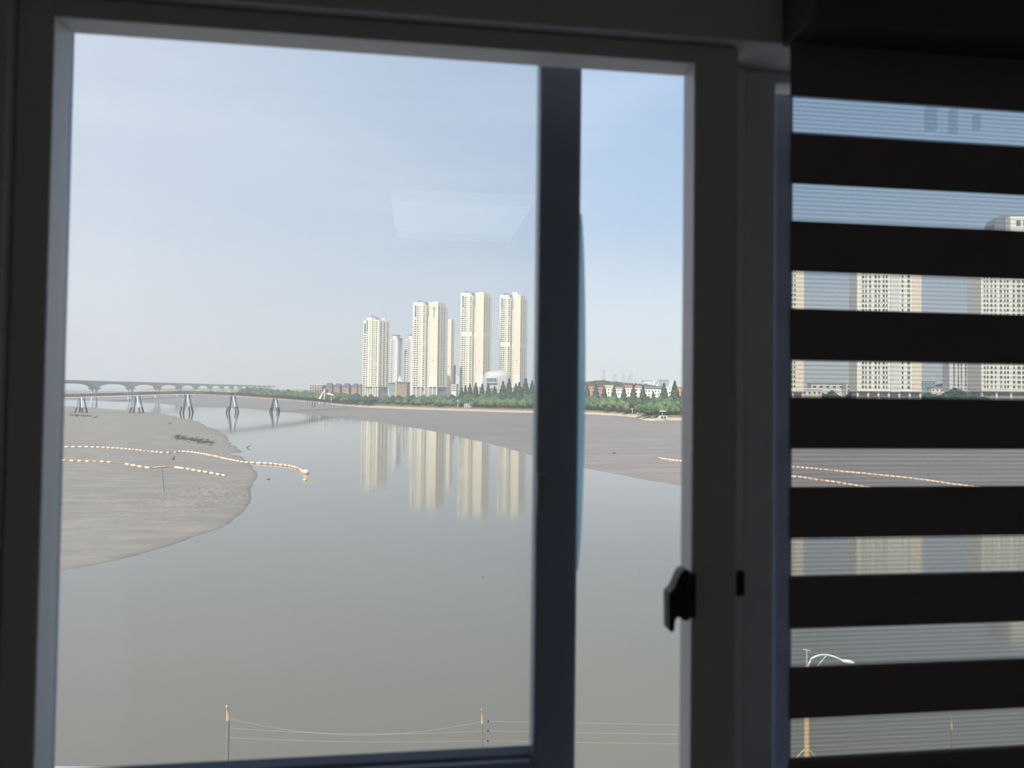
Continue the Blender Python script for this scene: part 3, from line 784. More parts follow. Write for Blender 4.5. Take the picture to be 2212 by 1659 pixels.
def trestle(px, d, wide, zb):
    top = pt(px, np.interp(px, [a for a, _, _ in deck_px], [b for _, b, _ in deck_px]), d)
    c = Vector((top[0], top[1], 0))-f0; zt = top[2]-0.4
    cap = MB(); a = c+Rh*1.1+Fh*1.4; 
    cap.quad_box([c-Rh*1.6-Fh*1.6+Vector((0, 0, zt-0.9)), c+Rh*1.6-Fh*1.6+Vector((0, 0, zt-0.9)), c+Rh*1.6+Fh*1.6+Vector((0, 0, zt-0.9)), c-Rh*1.6+Fh*1.6+Vector((0, 0, zt-0.9)),
                  c-Rh*1.6-Fh*1.6+Vector((0, 0, zt)), c+Rh*1.6-Fh*1.6+Vector((0, 0, zt)), c+Rh*1.6+Fh*1.6+Vector((0, 0, zt)), c-Rh*1.6+Fh*1.6+Vector((0, 0, zt))])
    cap.build('pier_cap', M['bwhite'], fb)
    for sx, sy in ((-1, -1), (-1, 1), (1, -1), (1, 1)):
        T = c+Rh*sx*(1.0+0.2*sy)+Fh*sy*1.2+Vector((0, 0, zt-0.8)); B = c+Rh*(sx*wide-sy*0.2)+Fh*sy*3.0+Vector((0, 0, zb-0.3))
        mid = T.lerp(B, 0.62)
        hi = T.lerp(B, 0.30)
        lg = MB().tube([T, mid], 0.52, 8).build('leg', M['bblue'] if sx < 0 or sy > 0 else M['bwhite'], fb)
        MB().tube([mid, B], 0.58, 8).build('leg_foot', M['bdark'], lg)
for px, d, w_, zb in ((176, 488, 2.6, 0.5), (296, 503, 3.7, 0.0), (404, 521, 3.6, 0.0), (503, 543, 3.7, 0.0), (594, 572, 3.2, 0.0)):
    trestle(px, d, w_, zb)
# gateway frames on the deck
def on_deck(px):
    d = float(np.interp(px, [a for a, _, _ in deck_px], [c for _, _, c in deck_px])); y = float(np.interp(px, [a for a, _, _ in deck_px], [b for _, b, _ in deck_px]))
    return Vector(pt(px, y, d))-f0
for px in (427, 465, 493):
    q = on_deck(px)+Vector((0, 0, 0.3)); mbp = MB()
    for s_ in (-1, 1): mbp.tube([q+Rh*s_*0.75, q+Rh*s_*0.75+Vector((0, 0, 2.6))], 0.22, 6)
    mbp.tube([q-Rh*0.95+Vector((0, 0, 2.5)), q+Rh*0.95+Vector((0, 0, 2.5))], 0.25, 6)
    mbp.build('portal', M['bwhite'], fb)
# end abutment columns
for px, yb in ((664, 877), (669, 877), (675, 878), (680, 877), (687, 875), (700, 874), (703, 874), (711, 872)):
    q = on_deck(px); d = float(np.interp(px, [a for a, _, _ in deck_px], [c for _, _, c in deck_px]))
    b = Vector(pt(px, yb, d))-f0; b.x, b.y = q.x, q.y
    MB().tube([b-Vector((0, 0, 1)), q], 0.42, 8).build('abutment_column', M['bblue'] if 672 < px < 681 else M['bwhite'], fb)
# white slanted mast and shell canopy beside the bridge end
dm = 640.0
mast = empty('mast', col_pt(697, dm, 4.0)); m0 = Vector(mast.location)
tag(mast, 'white slanted twin-legged mast at the landward end of the footbridge', 'mast')
P_ = lambda a, b: Vector(pt(a, b, dm))-m0
MB().tube([P_(690, 872), P_(691.5, 860), P_(701.5, 841)], [1.0, 1.15, 0.55], 10).build('leaning_leg', M['white'], mast)
MB().tube([P_(700, 873), P_(700.5, 860), P_(702, 840)], [0.55, 0.5, 0.45], 10).build('upright_leg', M['white'], mast)
can = empty('canopy', col_pt(715, dm+5, 4.0)); m0 = Vector(can.location)
tag(can, 'white shell-shaped fabric canopy on one post near the mast', 'canopy')
prf = [(703, 853.5), (706, 849.8), (709, 848.3), (713, 848.6), (717, 850), (720, 852.5), (722, 854.3), (720.5, 855), (717, 853.5), (713, 853), (709, 851.8), (706, 852)]
q3 = [Vector(pt(a, b, dm+5))-m0 for a, b in prf]; cm = MB(); k = len(q3)
cm.v = [tuple(q-Fh*2.2) for q in q3]+[tuple(q+Fh*2.2-Vector((0, 0, 0.5))) for q in q3]
cm.f = [tuple(range(k)), tuple(reversed(range(k, 2*k)))]+[(i, (i+1) % k, k+(i+1) % k, k+i) for i in range(k)]; cm.m = [0]*len(cm.f)
cm.build('membrane', M['white'], can)
MB().tube([Vector(pt(715.5, 868, dm+5))-m0, Vector(pt(715.5, 852.8, dm+5))-m0], 0.28, 8).build('post', M['white'], can)

# ================================================================== LONG ROAD BRIDGE (far, in haze)
M['teal'] = mat('pale_green_concrete', (0.56, 0.65, 0.63), 0.8, 0.06, 0.05)
rb = empty('road_bridge', (0, 0, 0)); 
tag(rb, 'long hazy haunched-girder road bridge behind the footbridge', 'bridge')
bx = [(-428.0-30*i, 562.0+134*i) for i in range(17)]      # side offset and view depth of the piers
def bq(i, f_):
    a = bx[i]; b = bx[i+1]; return Rh*(a[0]+(b[0]-a[0])*f_)+Fh*(a[1]+(b[1]-a[1])*f_)
path, dep = [], []
for i in range(16):
    for j in range(12):
        f_ = j/12; path.append(bq(i, f_)); dep.append(2.6+5.4*(abs(f_-0.5)*2)**4)
gm = MB(); n = 4
for i, (p, h_) in enumerate(zip(path, dep)):
    t = path[min(i+1, len(path)-1)]-path[max(i-1, 0)]; t.normalize(); s_ = Vector((t.y, -t.x, 0))
    zt = 23.6
    for a, z in ((-3.5, zt-h_), (3.5, zt-h_), (6.5, zt), (-6.5, zt)): gm.v.append(tuple(p+s_*a+Vector((0, 0, z))))
for i in range(len(path)-1):
    for j in range(4):
        gm.f.append((i*4+j, i*4+(j+1) % 4, (i+1)*4+(j+1) % 4, (i+1)*4+j)); gm.m.append(0)
gm.build('girder', M['teal'], rb)
pp = [p+Vector((0, 0, 23.6)) for p in path]
for s_ in (-6.3, 6.3):
    MB().sweep(pp, [(s_-0.15, 0), (s_+0.15, 0), (s_+0.15, 1.1), (s_-0.15, 1.1)]).build('parapet', M['teal'], rb)
tv = (bq(1, 0)-bq(0, 0)).normalized(); sv = Vector((tv.y, -tv.x, 0))
for i in range(16):
    c = bq(i, 0)
    for s_ in (-1, 1):
        q = c+sv*s_*2.3
        MB().tube([q+Vector((0, 0, -1)), q+Vector((0, 0, 14.6))], 1.25, 10).build('pier', M['teal'], rb)
    MB().quad_box([c+tv*a*2.2+sv*b*4.0+Vector((0, 0, 14.2)) for a, b in ((-1, -1), (1, -1), (1, 1), (-1, 1))]+[c+tv*a*4.5+sv*b*6.0+Vector((0, 0, 16.5)) for a, b in ((-1, -1), (1, -1), (1, 1), (-1, 1))]).build('pier_head', M['teal'], rb)

# ================================================================== TOWERS
M['cream'] = mat('cream_render', (0.90, 0.85, 0.73), 0.85, 0.04, 0.05)
M['cream2'] = mat('pale_cream_render', (0.88, 0.85, 0.78), 0.85, 0.04, 0.05)
M['tan_wall'] = mat('warm_beige_render', (0.85, 0.74, 0.60), 0.85, 0.03, 0.05)
M['pod'] = mat('grey_podium_stone', (0.38, 0.36, 0.38), 0.85, 0.1, 0.2)
M['roofscreen'] = mat('blue_grey_roof_screen', (0.19, 0.21, 0.27), 0.7, 0.05, 0.1)
M['tealglass'] = mat('teal_glass_strip', (0.12, 0.22, 0.25), 0.15, 0.15, 0.1)
M['wglass'] = mat('dark_window_glass', (0.055, 0.065, 0.075), 0.2, 0.3, 0.5)
M['wglass2'] = mat('grey_window_glass', (0.22, 0.23, 0.22), 0.3, 0.2, 0.5)
M['greyw'] = mat('cool_grey_render', (0.74, 0.73, 0.74), 0.85, 0.05, 0.1)
M['logo'] = mat('teal_logo', (0.08, 0.24, 0.28), 0.6, 0.05, 1)
# shared window unit: recessed pane with a projecting sill, unit size
wu = MB(); wu.box(-0.5, 0.5, -0.10, 0.05, -0.5, 0.5, 0); wu.box(-0.56, 0.56, -0.28, 0.05, -0.62, -0.5, 1); wu.box(-0.03, 0.03, -0.13, 0, -0.5, 0.5, 1)
WIN = wu.mesh('window', [M['wglass'], M['cream2']])
WIN2 = WIN.copy(); WIN2.materials[0] = M['wglass2']

def tower(label, px0, d, theta, ground_y, blocks, cols, pitch, podium_y=None, screens=(), boxes=(), extra=None, limit=300, cat='apartment tower', name='apartment_tower', zg=ZL):
    """blocks: (x0,x1,ytop,v0,v1,material) in picture px of the front plane; cols: ('F'|'S', centre px or metres along the side, width m, height m, y0, y1, base offset v|u, skip rows)"""
    th = math.radians(theta); s = d/FPX; ct, stn = math.cos(th), math.sin(th)
    base = col_pt(px0, d, zg)
    root = empty(name, base, -YAW-th); tag(root, label, cat)
    U = lambda px: (px-px0)*s/ct
    hz = hor(px0); Z = lambda y: H-(y-hz)*s-zg
    zb = Z(podium_y) if podium_y else 0.0
    for x0, x1, yt, v0, v1, mm in blocks:
        MB().box(U(x0), U(x1), v0, v1, zb, Z(yt)).build('block', M[mm], root)
    if podium_y:
        us = [U(b[0]) for b in blocks]+[U(b[1]) for b in blocks]; vs1 = [b[4] for b in blocks]
        MB().box(min(us)+1.2, max(us)-1.2, 1.5, max(vs1)-1.0, 0, zb).build('podium', M['pod'], root)
        for kx in np.linspace(min(us)+0.6, max(us)-0.6, 7):
            MB().box(kx-0.5, kx+0.5, 0.2, 1.4, 0, zb).build('podium_column', M['cream2'], root)
    for x0, x1, ya, yb_, yl, v in screens:      # sloping roof screen: left top ya, right top yb_, foot yl
        MB().prism([(U(x0), Z(yl)), (U(x1), Z(yl)), (U(x1), Z(yb_)), (U(x0), Z(ya))], v, v+1.0, 'y').build('roof_screen', M['roofscreen'], root)
    for nm, x0, x1, y0, y1, v0, v1, mm in boxes:
        MB().box(U(x0), U(x1), v0, v1, Z(y1), Z(y0)).build(nm, M[mm], root)
    cnt = 0; rest = MB()
    cols = sorted(cols, key=lambda c: -c[2]*c[3]*(1 if c[0] == 'F' else 0.4))
    for face, c, w, h_, y0, y1, off, skip in cols:
        r = 0; y = y0
        while y <= y1:
            if r not in skip:
                z = Z(y)
                if cnt < limit:
                    o = link('window', WIN if random.random() < 0.8 else WIN2, root); cnt += 1
                    if face == 'F': o.location = (U(c), off, z)
                    else: o.location = (U(off), c, z); o.rotation_euler = (0, 0, math.pi/2)
                    o.scale = (w, 1, h_)
                else:
                    if face == 'F': rest.box(U(c)-w/2, U(c)+w/2, off-0.1, off+0.05, z-h_/2, z+h_/2)
                    else: rest.box(U(off)-0.05, U(off)+0.1, c-w/2, c+w/2, z-h_/2, z+h_/2)
            r += 1; y += pitch
    if rest.v:
        o = rest.build('small_windows', M['wglass'], root); o['kind'] = 'stuff'
    if extra: extra(root, U, Z)
    return root

NS = ()
# tower 1: stepped, lowest of the cream towers
tower('cream stepped apartment tower with two teal glass strips, tallest beside the brick houses', 782, 955, 30, 848,
      [(782, 791.7, 692.5, 0, 20, 'cream'), (791.7, 804.5, 686.5, -1.2, 20, 'cream'), (804.5, 806.4, 694, 3.5, 18, 'cream'), (806.4, 820, 692, 0, 22.5, 'cream')],
      [('F', 786.2, 3.6, 1.5, 725, 833, 0, NS), ('F', 793.6, 2.0, 1.7, 720, 833, -1.2, NS), ('F', 800.5, 1.5, 1.3, 695, 833, -1.2, NS),
       ('F', 807.6, 0.9, 1.8, 696, 833, 0, NS), ('F', 810.4, 1.2, 1.8, 696, 833, 0, NS), ('F', 814.7, 2.2, 1.8, 696, 833, 0, NS),
       ('S', 4.0, 2.0, 1.6, 697, 840, 820, NS), ('S', 11.0, 2.2, 1.6, 697, 840, 820, NS), ('S', 18.0, 2.2, 1.6, 697, 840, 820, NS)], 4.66, 835,
      screens=[(794, 814, 679.5, 688.5, 694, 6)], boxes=[('roof_box', 787, 790, 687, 694, 6, 12, 'roofscreen'), ('roof_box', 815, 818.5, 686.5, 694, 12, 19, 'cream2'),
              ('glass_strip', 784.3, 789, 698, 720.5, -0.2, 0.1, 'tealglass'), ('glass_strip', 792.2, 795, 692, 717, -1.4, -1.1, 'tealglass')])

def big_tower(label, x0, d, top, k, pod, pitch, logo=False, blank=None, roofbox=False, rows_bot=834):
    """the three tallest towers share one plan; k scales the picture widths, measured on the first of them"""
    X = lambda a: x0+a*k
    t2 = top+5.5; sk = blank or ()
    wy0 = top+10; bl = [(X(0), X(23), top, 0, 20, 'cream'), (X(23), X(28.5), top+6.5, 0.8, 18, 'cream'), (X(28.5), X(35), top+6.5, 9, 20, 'cream'),
                        (X(35), X(40), top+1.5, 0.6, 17, 'cream2'), (X(40), X(57.5), top+2.0, 0, 17, 'tan_wall'), (X(44), X(57), top+9, 17, 24, 'cream2')]
    nsk = tuple(sk)
    tb = tuple(sk)
    cl = [('F', X(2.0), 1.0, 1.5, wy0+9*pitch, rows_bot, 0, NS), ('F', X(6.0), 2.6, 1.6, wy0+6*pitch-0.4, rows_bot, 0, tuple(q-6 for q in sk)), ('F', X(11.6), 2.4, 1.6, wy0, rows_bot, 0, nsk),
          ('F', X(16.0), 0.9, 1.2, wy0, rows_bot, 0, nsk), ('F', X(18.6), 0.9, 1.2, wy0, rows_bot, 0, nsk), ('F', X(25.4), 2.6, 1.7, wy0, rows_bot+8, 0.8, nsk),
          ('F', X(36.4), 0.7, 1.0, wy0+3, rows_bot, 0.6, nsk), ('F', X(38.8), 0.7, 1.0, wy0+3, rows_bot, 0.6, nsk),
          ('S', 2.2, 2.4, 1.7, wy0+2, rows_bot, X(57.5), nsk), ('S', 9.0, 1.6, 1.5, wy0+2, rows_bot, X(57.5), nsk), ('S', 15.0, 1.6, 1.5, wy0+2, rows_bot, X(57.5), nsk),
          ('S', 4.5, 1.8, 1.6, wy0+5, rows_bot, X(28.5), nsk)]
    bx_ = [('glass_strip', X(4.3), X(8.0), top+6, top+32, -0.2, 0.1, 'tealglass'), ('glass_strip', X(35.2), X(36.4), top+8, top+31, 0.3, 0.7, 'tealglass'),
           ('slab_foot', X(40.1), X(57.4), pod-26, pod-0.5, -0.12, 0.05, 'cream2'), ('vent', X(46.5), X(49.5), pod-57, pod-56, -0.15, 0.05, 'wglass'),
           ('roof_vent', X(13), X(13.8), top+1.8, top+4.0, -0.15, 0.05, 'wglass')]
    if roofbox: bx_.append(('lift_house', X(27.5), X(40), top-6.5, top+6, 8, 15, 'cream'))
    else: bx_.append(('lift_house', X(36.5), X(46), top-1.5, top+5, 9, 15, 'cream2'))
    def ex(root, U, Z):
        if not logo: return
        u0, u1, z0, z1 = U(X(46.2)), U(X(51.2)), Z(top+18), Z(top+12.5); du = (u1-u0)/5; dz = (z1-z0)/5
        lg = MB()
        lg.box(u0, u1, -0.25, 0, z1-dz, z1); lg.box(u0, u0+du, -0.25, 0, z0, z1-dz); lg.box(u0+du, u1, -0.25, 0, z0, z0+dz)
        lg.box(u1-du, u1, -0.25, 0, z0+dz, z0+2.6*dz); lg.box(u0+2.2*du, u1, -0.25, 0, z0+2.0*dz, z0+2.9*dz)
        lg.build('emblem', M['logo'], root)
        for q in range(8):
            MB().box((u0+u1)/2-0.7, (u0+u1)/2+0.7, -0.2, 0, Z(top+21+q*2.0), Z(top+21+q*2.0-1.4)).build('sign_character', M['wglass2'], root)
    tower(label, x0, d, 28, 855, bl, cl, pitch, pod, screens=[(X(6), X(30), top-6.5, top+0.5, top+7, 5)], boxes=bx_, extra=ex)
big_tower('cream apartment tower carrying a teal square emblem on its blank slab', 889, 920, 653, 1.0, 835.5, 4.83, logo=True)
big_tower('tall cream apartment tower directly behind the white rounded hall', 992, 988, 632.5, 0.895, 836, 4.52, blank=(17, 18), rows_bot=833)
big_tower('tall cream apartment tower with a square lift house on its roof', 1077, 1035, 637, 0.78, 836, 4.30, blank=(22, 23), roofbox=True, rows_bot=833)

# paler towers further behind
def back_tower(label, x0, k, d, yt, cap=True):
    X = lambda a: x0+a*k
    def ex(root, U, Z):
        if cap:
            MB().box(U(X(8.0)), U(X(18.5)), 3, 12, Z(yt-2.5), Z(yt-9)).build('lift_house', M['greyw'], root)
            MB().box(U(X(6.5)), U(X(20)), 2, 13, Z(yt-9), Z(yt-10)).build('roof_slab', M['roofscreen'], root)
            MB().prism([(U(X(17)), Z(yt-2)), (U(X(26)), Z(yt-1.2)), (U(X(26)), Z(yt-2.2)), (U(X(17)), Z(yt-4.4))], 1, 13, 'y').build('roof_wing', M['roofscreen'], root)
    tower(label, x0, d, 25, 845, [(X(0), X(8), yt+0.5, 0, 16, 'greyw'), (X(8), X(10), yt+2, 3, 15, 'roofscreen'), (X(10), X(16), yt-2.6, -0.5, 16, 'greyw'), (X(16), X(23), yt-2, 0, 14, 'greyw')],
          [('F', X(4), 6.0, 0.7, yt+5, 838, 0, NS), ('F', X(11.6), 1.0, 1.3, yt+2, 838, -0.5, NS), ('F', X(14.2), 1.0, 1.3, yt+2, 838, -0.5, NS), ('S', 7, 3.0, 1.4, yt+3, 838, X(23), NS)], 4.3, None, extra=ex)
back_tower('pale grey apartment tower rising directly behind the brown and teal hall', 837.5, 0.92, 1180, 733)
back_tower('pale grey apartment tower half hidden behind the emblem tower', 872.5, 0.92, 1200, 733)
tower('blank beige slab tower peeking out behind the emblem tower', 962, 1010, 20, 845, [(962, 973, 691, 0, 10, 'tan_wall'), (964, 972, 689.5, 2, 8, 'greyw')],
      [('F', 967.5, 2.2, 0.8, 791, 792, 0, NS)], 5, 838)
tower('narrow grey balcony tower low beside the beige slab tower', 973, 1080, 25, 845, [(973, 976.5, 789, 0, 10, 'greyw'), (973, 977.3, 788, 0.5, 9, 'roofscreen')],
      [('F', 975, 1.6, 1.2, 793, 836, 0, NS)], 4.2, None)
tower('hazy low grey apartment block far behind the cream towers', 977, 1700, 10, 845, [(977, 992, 812, 0, 20, 'greyw'), (980, 985, 809, 2, 12, 'greyw')],
      [('F', 980+3*q, 2.0, 1.2, 815, 836, 0, NS) for q in range(4)], 3.6, None)
tower('low grey office block at the foot of the beige slab tower', 974, 900, 10, 850, [(974, 985, 830.5, 0, 14, 'greyw'), (975, 984, 829.5, 1, 12, 'roofscreen')],
      [('F', 976.5+2.2*q, 1.0, 1.4, 834, 846, 0, NS) for q in range(4)], 4.5, None)

# towers seen through the blind
def wide_tower(label, x0, x1, d, yt, th, cols_px, y_rows, cap=None, limit=300, pitch=10.35, mm='cream2', depth=16):
    fr = [('F', c, w*d/FPX, 5.6*d/FPX, y_rows[0], y_rows[1], 0, NS) for c, w in cols_px]
    def ex(root, U, Z):
        MB().box(U(x0)-0.6, U(x1)+0.6, -0.6, depth+0.6, Z(yt)-0.2, Z(yt)+0.9).build('parapet', M['greyw'], root)
        MB().box(U(x0)-0.5, U(x1)+0.5, -0.7, 0.4, Z(846), Z(844)).build('base_ledge', M['pod'], root)
        for q in range(6):                      # balcony bands
            pass
        if cap: cap(root, U, Z)
    return tower(label, x0, d, th, 858, [(x0, x1, yt, 0, depth, mm), (x0+(x1-x0)*0.52, x0+(x1-x0)*0.66, yt+3, -0.9, 2, 'greyw'), (x0+(x1-x0)*0.86, x1-1, yt+6, -0.5, 3, 'tan_wall')],
                 fr, pitch, 846, extra=ex, limit=limit)
wide_tower('lone cream apartment slab seen whole through the sheer blind strips', 1851, 1978, 427, 545, 10,
           [(1863, 4), (1869, 3), (1877, 4), (1888, 4), (1895, 3), (1904, 4), (1910, 3), (1927, 6), (1941, 3), (1953, 5), (1962, 3), (1968, 6)], (556, 838))
wide_tower('cream apartment slab cut by the edge of the blind', 1606, 1729, 440, 522, 8,
           [(1618, 5), (1640, 5), (1652, 4), (1672, 5), (1690, 5), (1704, 4), (1710, 3), (1721, 4), (1727, 3)], (533, 838), limit=250)
def capC(root, U, Z):
    MB().box(U(2186), U(2296), 3, 18, Z(560), Z(463)).build('upper_block', M['cream2'], root)
    MB().prism([(U(2163), Z(560)), (U(2163), Z(474)), (U(2168), Z(463)), (U(2176), Z(457)), (U(2300), Z(455)), (U(2300), Z(560))], 8, 19, 'y').build('roof_hood', M['roofscreen'], root)
    for q in range(3):
        MB().box(U(2198+q*14), U(2206+q*14), 2.8, 3.1, Z(484), Z(472)).build('upper_window', M['tealglass'], root)
wide_tower('broad cream apartment tower with a grey hood, beside the blind-side slab', 2120, 2300, 430, 556, 6,
           [(2127, 3), (2133, 3), (2141, 4), (2149, 3), (2160, 4), (2168, 3), (2174, 3), (2186, 4), (2196, 6), (2206, 6), (2222, 5), (2240, 5)], (566, 838), cap=capC)
wide_tower('lower pale apartment block behind the broad hooded tower', 2051, 2120, 620, 766, 12,
           [(2060, 3), (2068, 3), (2074, 2.5), (2082, 3), (2092, 3), (2099, 2.5), (2108, 2.5)], (774, 846), pitch=7.2, mm='greyw')

# ------------------------------------------------------------------ white rounded hall
dh = 860.0
hall = empty('rounded_hall', col_pt(1074, dh, ZL)); tag(hall, 'white rounded cocoon-shaped hall with one wide window among pointed trees', 'hall')
h0 = Vector(hall.location)
def hp(px, py, off=0.0): return Vector(pt(px, py, dh))-h0+Fh*off
ring = [(1043.0, 872), (1042.5, 850), (1042.8, 834), (1043.5, 820), (1046, 810), (1051, 804.3), (1058, 801.8), (1068, 801.2), (1080, 801), (1088, 802), (1096, 806), (1101, 813), (1104, 824), (1105, 838), (1104.5, 852), (1104, 872)]
ring = [tuple(q) for q in smooth_line(ring, 3)]
hm = MB(); k = len(ring); cxh, cyh = 1073, 842
sect = [(0.0, 0.80), (-4.0, 0.93), (-7.0, 0.99), (-9, 1.0)]
layers = [(-17, 0.55, 0.82), (-15.5, 0.80, 0.93), (-12, 0.93, 0.98), (-6, 1.0, 1.0), (6, 1.0, 1.0), (14, 0.94, 0.97), (20, 0.75, 0.85)]
for off, sx, sy in layers:
    for a, b in ring:
        yy = 872-(872-b)*sy; xx = cxh+(a-cxh)*sx
        hm.v.append(tuple(hp(xx, yy, off)))
for i in range(len(layers)-1):
    for j in range(k-1):
        hm.f.append((i*k+j, (i+1)*k+j, (i+1)*k+j+1, i*k+j+1)); hm.m.append(0)
hm.f.append(tuple(range(k))); hm.m.append(0)
hm.f.append(tuple(reversed(range((len(layers)-1)*k, len(layers)*k)))); hm.m.append(0)
hm.build('shell', mat('white_metal_shell', (0.50, 0.49, 0.505), 0.45, 0.04, 0.2), hall, True)
def plate(name, x0, x1, y0, y1, off, m, thick=1.5):
    b = MB(); P8 = [hp(x0, y1, off), hp(x1, y1, off), hp(x1, y1, off+thick), hp(x0, y1, off+thick), hp(x0, y0, off), hp(x1, y0, off), hp(x1, y0, off+thick), hp(x0, y0, off+thick)]
    return b.quad_box(P8).build(name, m, hall)
plate('window_frame', 1051.6, 1074.4, 816.0, 827.4, -19.2, M['white'], 4)
for q in range(3): plate('window_pane', 1052.4+7.2*q, 1059.0+7.2*q, 817.2, 825.2, -19.6, M['tealglass'], 0.6)
plate('entrance', 1055, 1074, 838.5, 846, -18.6, M['wglass2'], 3)
for q in range(5): plate('roof_fin', 1053+6*q, 1055+6*q, 800.2, 802, -10+3*q, M['roofscreen'], 2)

# ------------------------------------------------------------------ low buildings
M['brick'] = mat('pinkish_brick', (0.42, 0.29, 0.25), 0.9, 0.12, 0.4)
M['brick2'] = mat('orange_brick', (0.55, 0.26, 0.18), 0.9, 0.12, 0.4)
M['roof_dark'] = mat('dark_slate_roof', (0.10, 0.12, 0.16), 0.8, 0.2, 0.3)
M['roof_red'] = mat('red_roof', (0.50, 0.16, 0.14), 0.8, 0.15, 0.3)
M['roof_yel'] = mat('yellow_roof', (0.74, 0.55, 0.20), 0.8, 0.1, 0.3)
M['bld_white'] = mat('white_render', (0.80, 0.78, 0.74), 0.85, 0.05, 0.1)
M['bld_brown'] = mat('brown_cladding', (0.36, 0.27, 0.21), 0.85, 0.1, 0.2)
M['bld_teal'] = mat('teal_curtain_wall', (0.28, 0.40, 0.46), 0.35, 0.1, 0.2)
def house(label, x0, x1, ytop, d, wall, roof=None, roof_y=None, style='hip', nw=3, nr=2, depth=12, wpx=None, ybot_rows=None, cat='house', name='house', theta=10, parapet=True):
    s = d/FPX; th = math.radians(theta); root = empty(name, col_pt(x0, d, ZL), -YAW-th); tag(root, label, cat)
    W = (x1-x0)*s/math.cos(th); hz = hor(x0); Z = lambda y: H-(y-hz)*s-ZL
    zt = Z(ytop)
    MB().box(0, W, 0, depth, 0, zt).build('walls', M[wall], root)
    if roof:
        zr = Z(roof_y); e_ = 0.5
        if style == 'hip':
            rm = MB(); rm.quad_box([(-e_, -e_, zt), (W+e_, -e_, zt), (W+e_, depth+e_, zt), (-e_, depth+e_, zt), (W*0.28, depth*0.35, zr), (W*0.72, depth*0.35, zr), (W*0.72, depth*0.65, zr), (W*0.28, depth*0.65, zr)])
        elif style == 'gable':
            rm = MB().prism([(-e_, zt), (depth+e_, zt), (depth*0.5, zr)], -e_, W+e_, 'x')
        else:
            rm = MB().box(-e_, W+e_, -e_, depth+e_, zt, zr)
        rm.build('roof', M[roof], root)
    rows = np.linspace(zt-2.2, max(zt-2.2-3.2*(nr-1), 3), nr)
    for z in rows:
        for q in range(nw):
            o = link('window', WIN, root); o.location = (W*(q+0.5)/nw, 0, z); o.scale = (W/nw*0.42, 1, 1.5)
    return root
# brick houses left of the first tower
hb = house('pinkish grey balcony-fronted block at the end of the brick row', 669, 697, 832.5, 985, 'bld_brown', 'bld_white', 831.2, 'flat', 5, 3, cat='apartment block', name='apartment_block')
for q in range(3):
    s = 985/FPX
    MB().box(0, 28*s, -1.4, 0, 20.3-q*3.3-0.5, 20.3-q*3.3).build('balcony', M['bld_white'], hb)
for q in range(6): MB().box(28*s*q/5-0.2, 28*s*q/5+0.2, -1.3, -1.0, 4, 21.5).build('balcony_post', M['bld_white'], hb)
for i, (a, b, yt, yr) in enumerate(((700, 717, 835, 827), (720, 734, 834.5, 828), (738, 754, 836, 827.5), (758, 771, 835.5, 828), (773, 780, 835, 829.5))):
    tag(house('', a, b, yt, 1000, 'brick', 'roof_dark', yr, 'hip', 3, 2), ['pink brick villa with dark hipped roof next to the balcony-fronted block', 'narrow brick villa with dark hipped roof, second in the row', 'wide brick villa with dark hipped roof in the middle of the row',
        'brick villa with dark hipped roof, last but one before the cream tower', 'small brick villa with dark hipped roof touching the cream tower'][i], 'house', 'brick villas in a row')
house('teal glazed wing of the low hall between the pale towers', 839, 853, 828.5, 880, 'bld_teal', 'roof_dark', 826.6, 'flat', 4, 3, cat='hall', name='glazed_hall')
bh = house('brown clad low hall with an orange fin between the pale towers', 853, 879, 827, 878, 'bld_brown', 'roof_dark', 825.6, 'flat', 3, 2, cat='hall', name='low_hall')
MB().box(0.2, 2.6, -0.8, 0, 0, 26.0).build('fin', M['tan'], bh)
MB().prism([(2.0, 25), (7.5, 25), (4.4, 32)], 3, 6, 'y').build('roof_peak', M['greyw'], bh)
# town on the right bank
house('orange brick block with flat red roof beside the small pinkish house', 1262, 1284, 833.5, 660, 'brick2', 'roof_red', 832.3, 'flat', 3, 3, cat='building', name='brick_block')
house('small pinkish house with red roof between two pointed trees', 1289, 1303, 840, 665, 'brick', 'roof_red', 837, 'gable', 3, 2)
house('white block with a yellow roof before the wooded hill', 1305, 1324, 836, 650, 'bld_white', 'roof_yel', 832, 'flat', 3, 3, cat='building', name='town_block')
house('low white block with a brown roof beside the yellow-roofed one', 1327, 1345, 838, 655, 'bld_white', 'bld_brown', 835.5, 'flat', 3, 2, cat='building', name='town_block')
house('white block with a red and white stepped roof', 1347, 1366, 836.5, 650, 'bld_white', 'roof_red', 831.8, 'flat', 3, 3, cat='building', name='town_block')
house('narrow white block with a bright red roof', 1370, 1387, 837, 645, 'bld_white', 'roof_red', 833, 'hip', 2, 3, cat='building', name='town_block')
house('long white school block with a dark gabled roof', 1392, 1431, 839.5, 640, 'bld_white', 'roof_dark', 833.5, 'gable', 6, 3, depth=14, cat='building', name='school_block')
house('pale block with blue glass bands behind a pointed tree', 1437, 1454, 835, 640, 'cream2', 'bld_white', 834, 'flat', 3, 4, cat='building', name='town_block')
house('orange building beside the pale block with blue glass bands', 1459, 1484, 835, 640, 'brick2', 'bld_white', 833.8, 'flat', 3, 3, cat='building', name='brick_block')
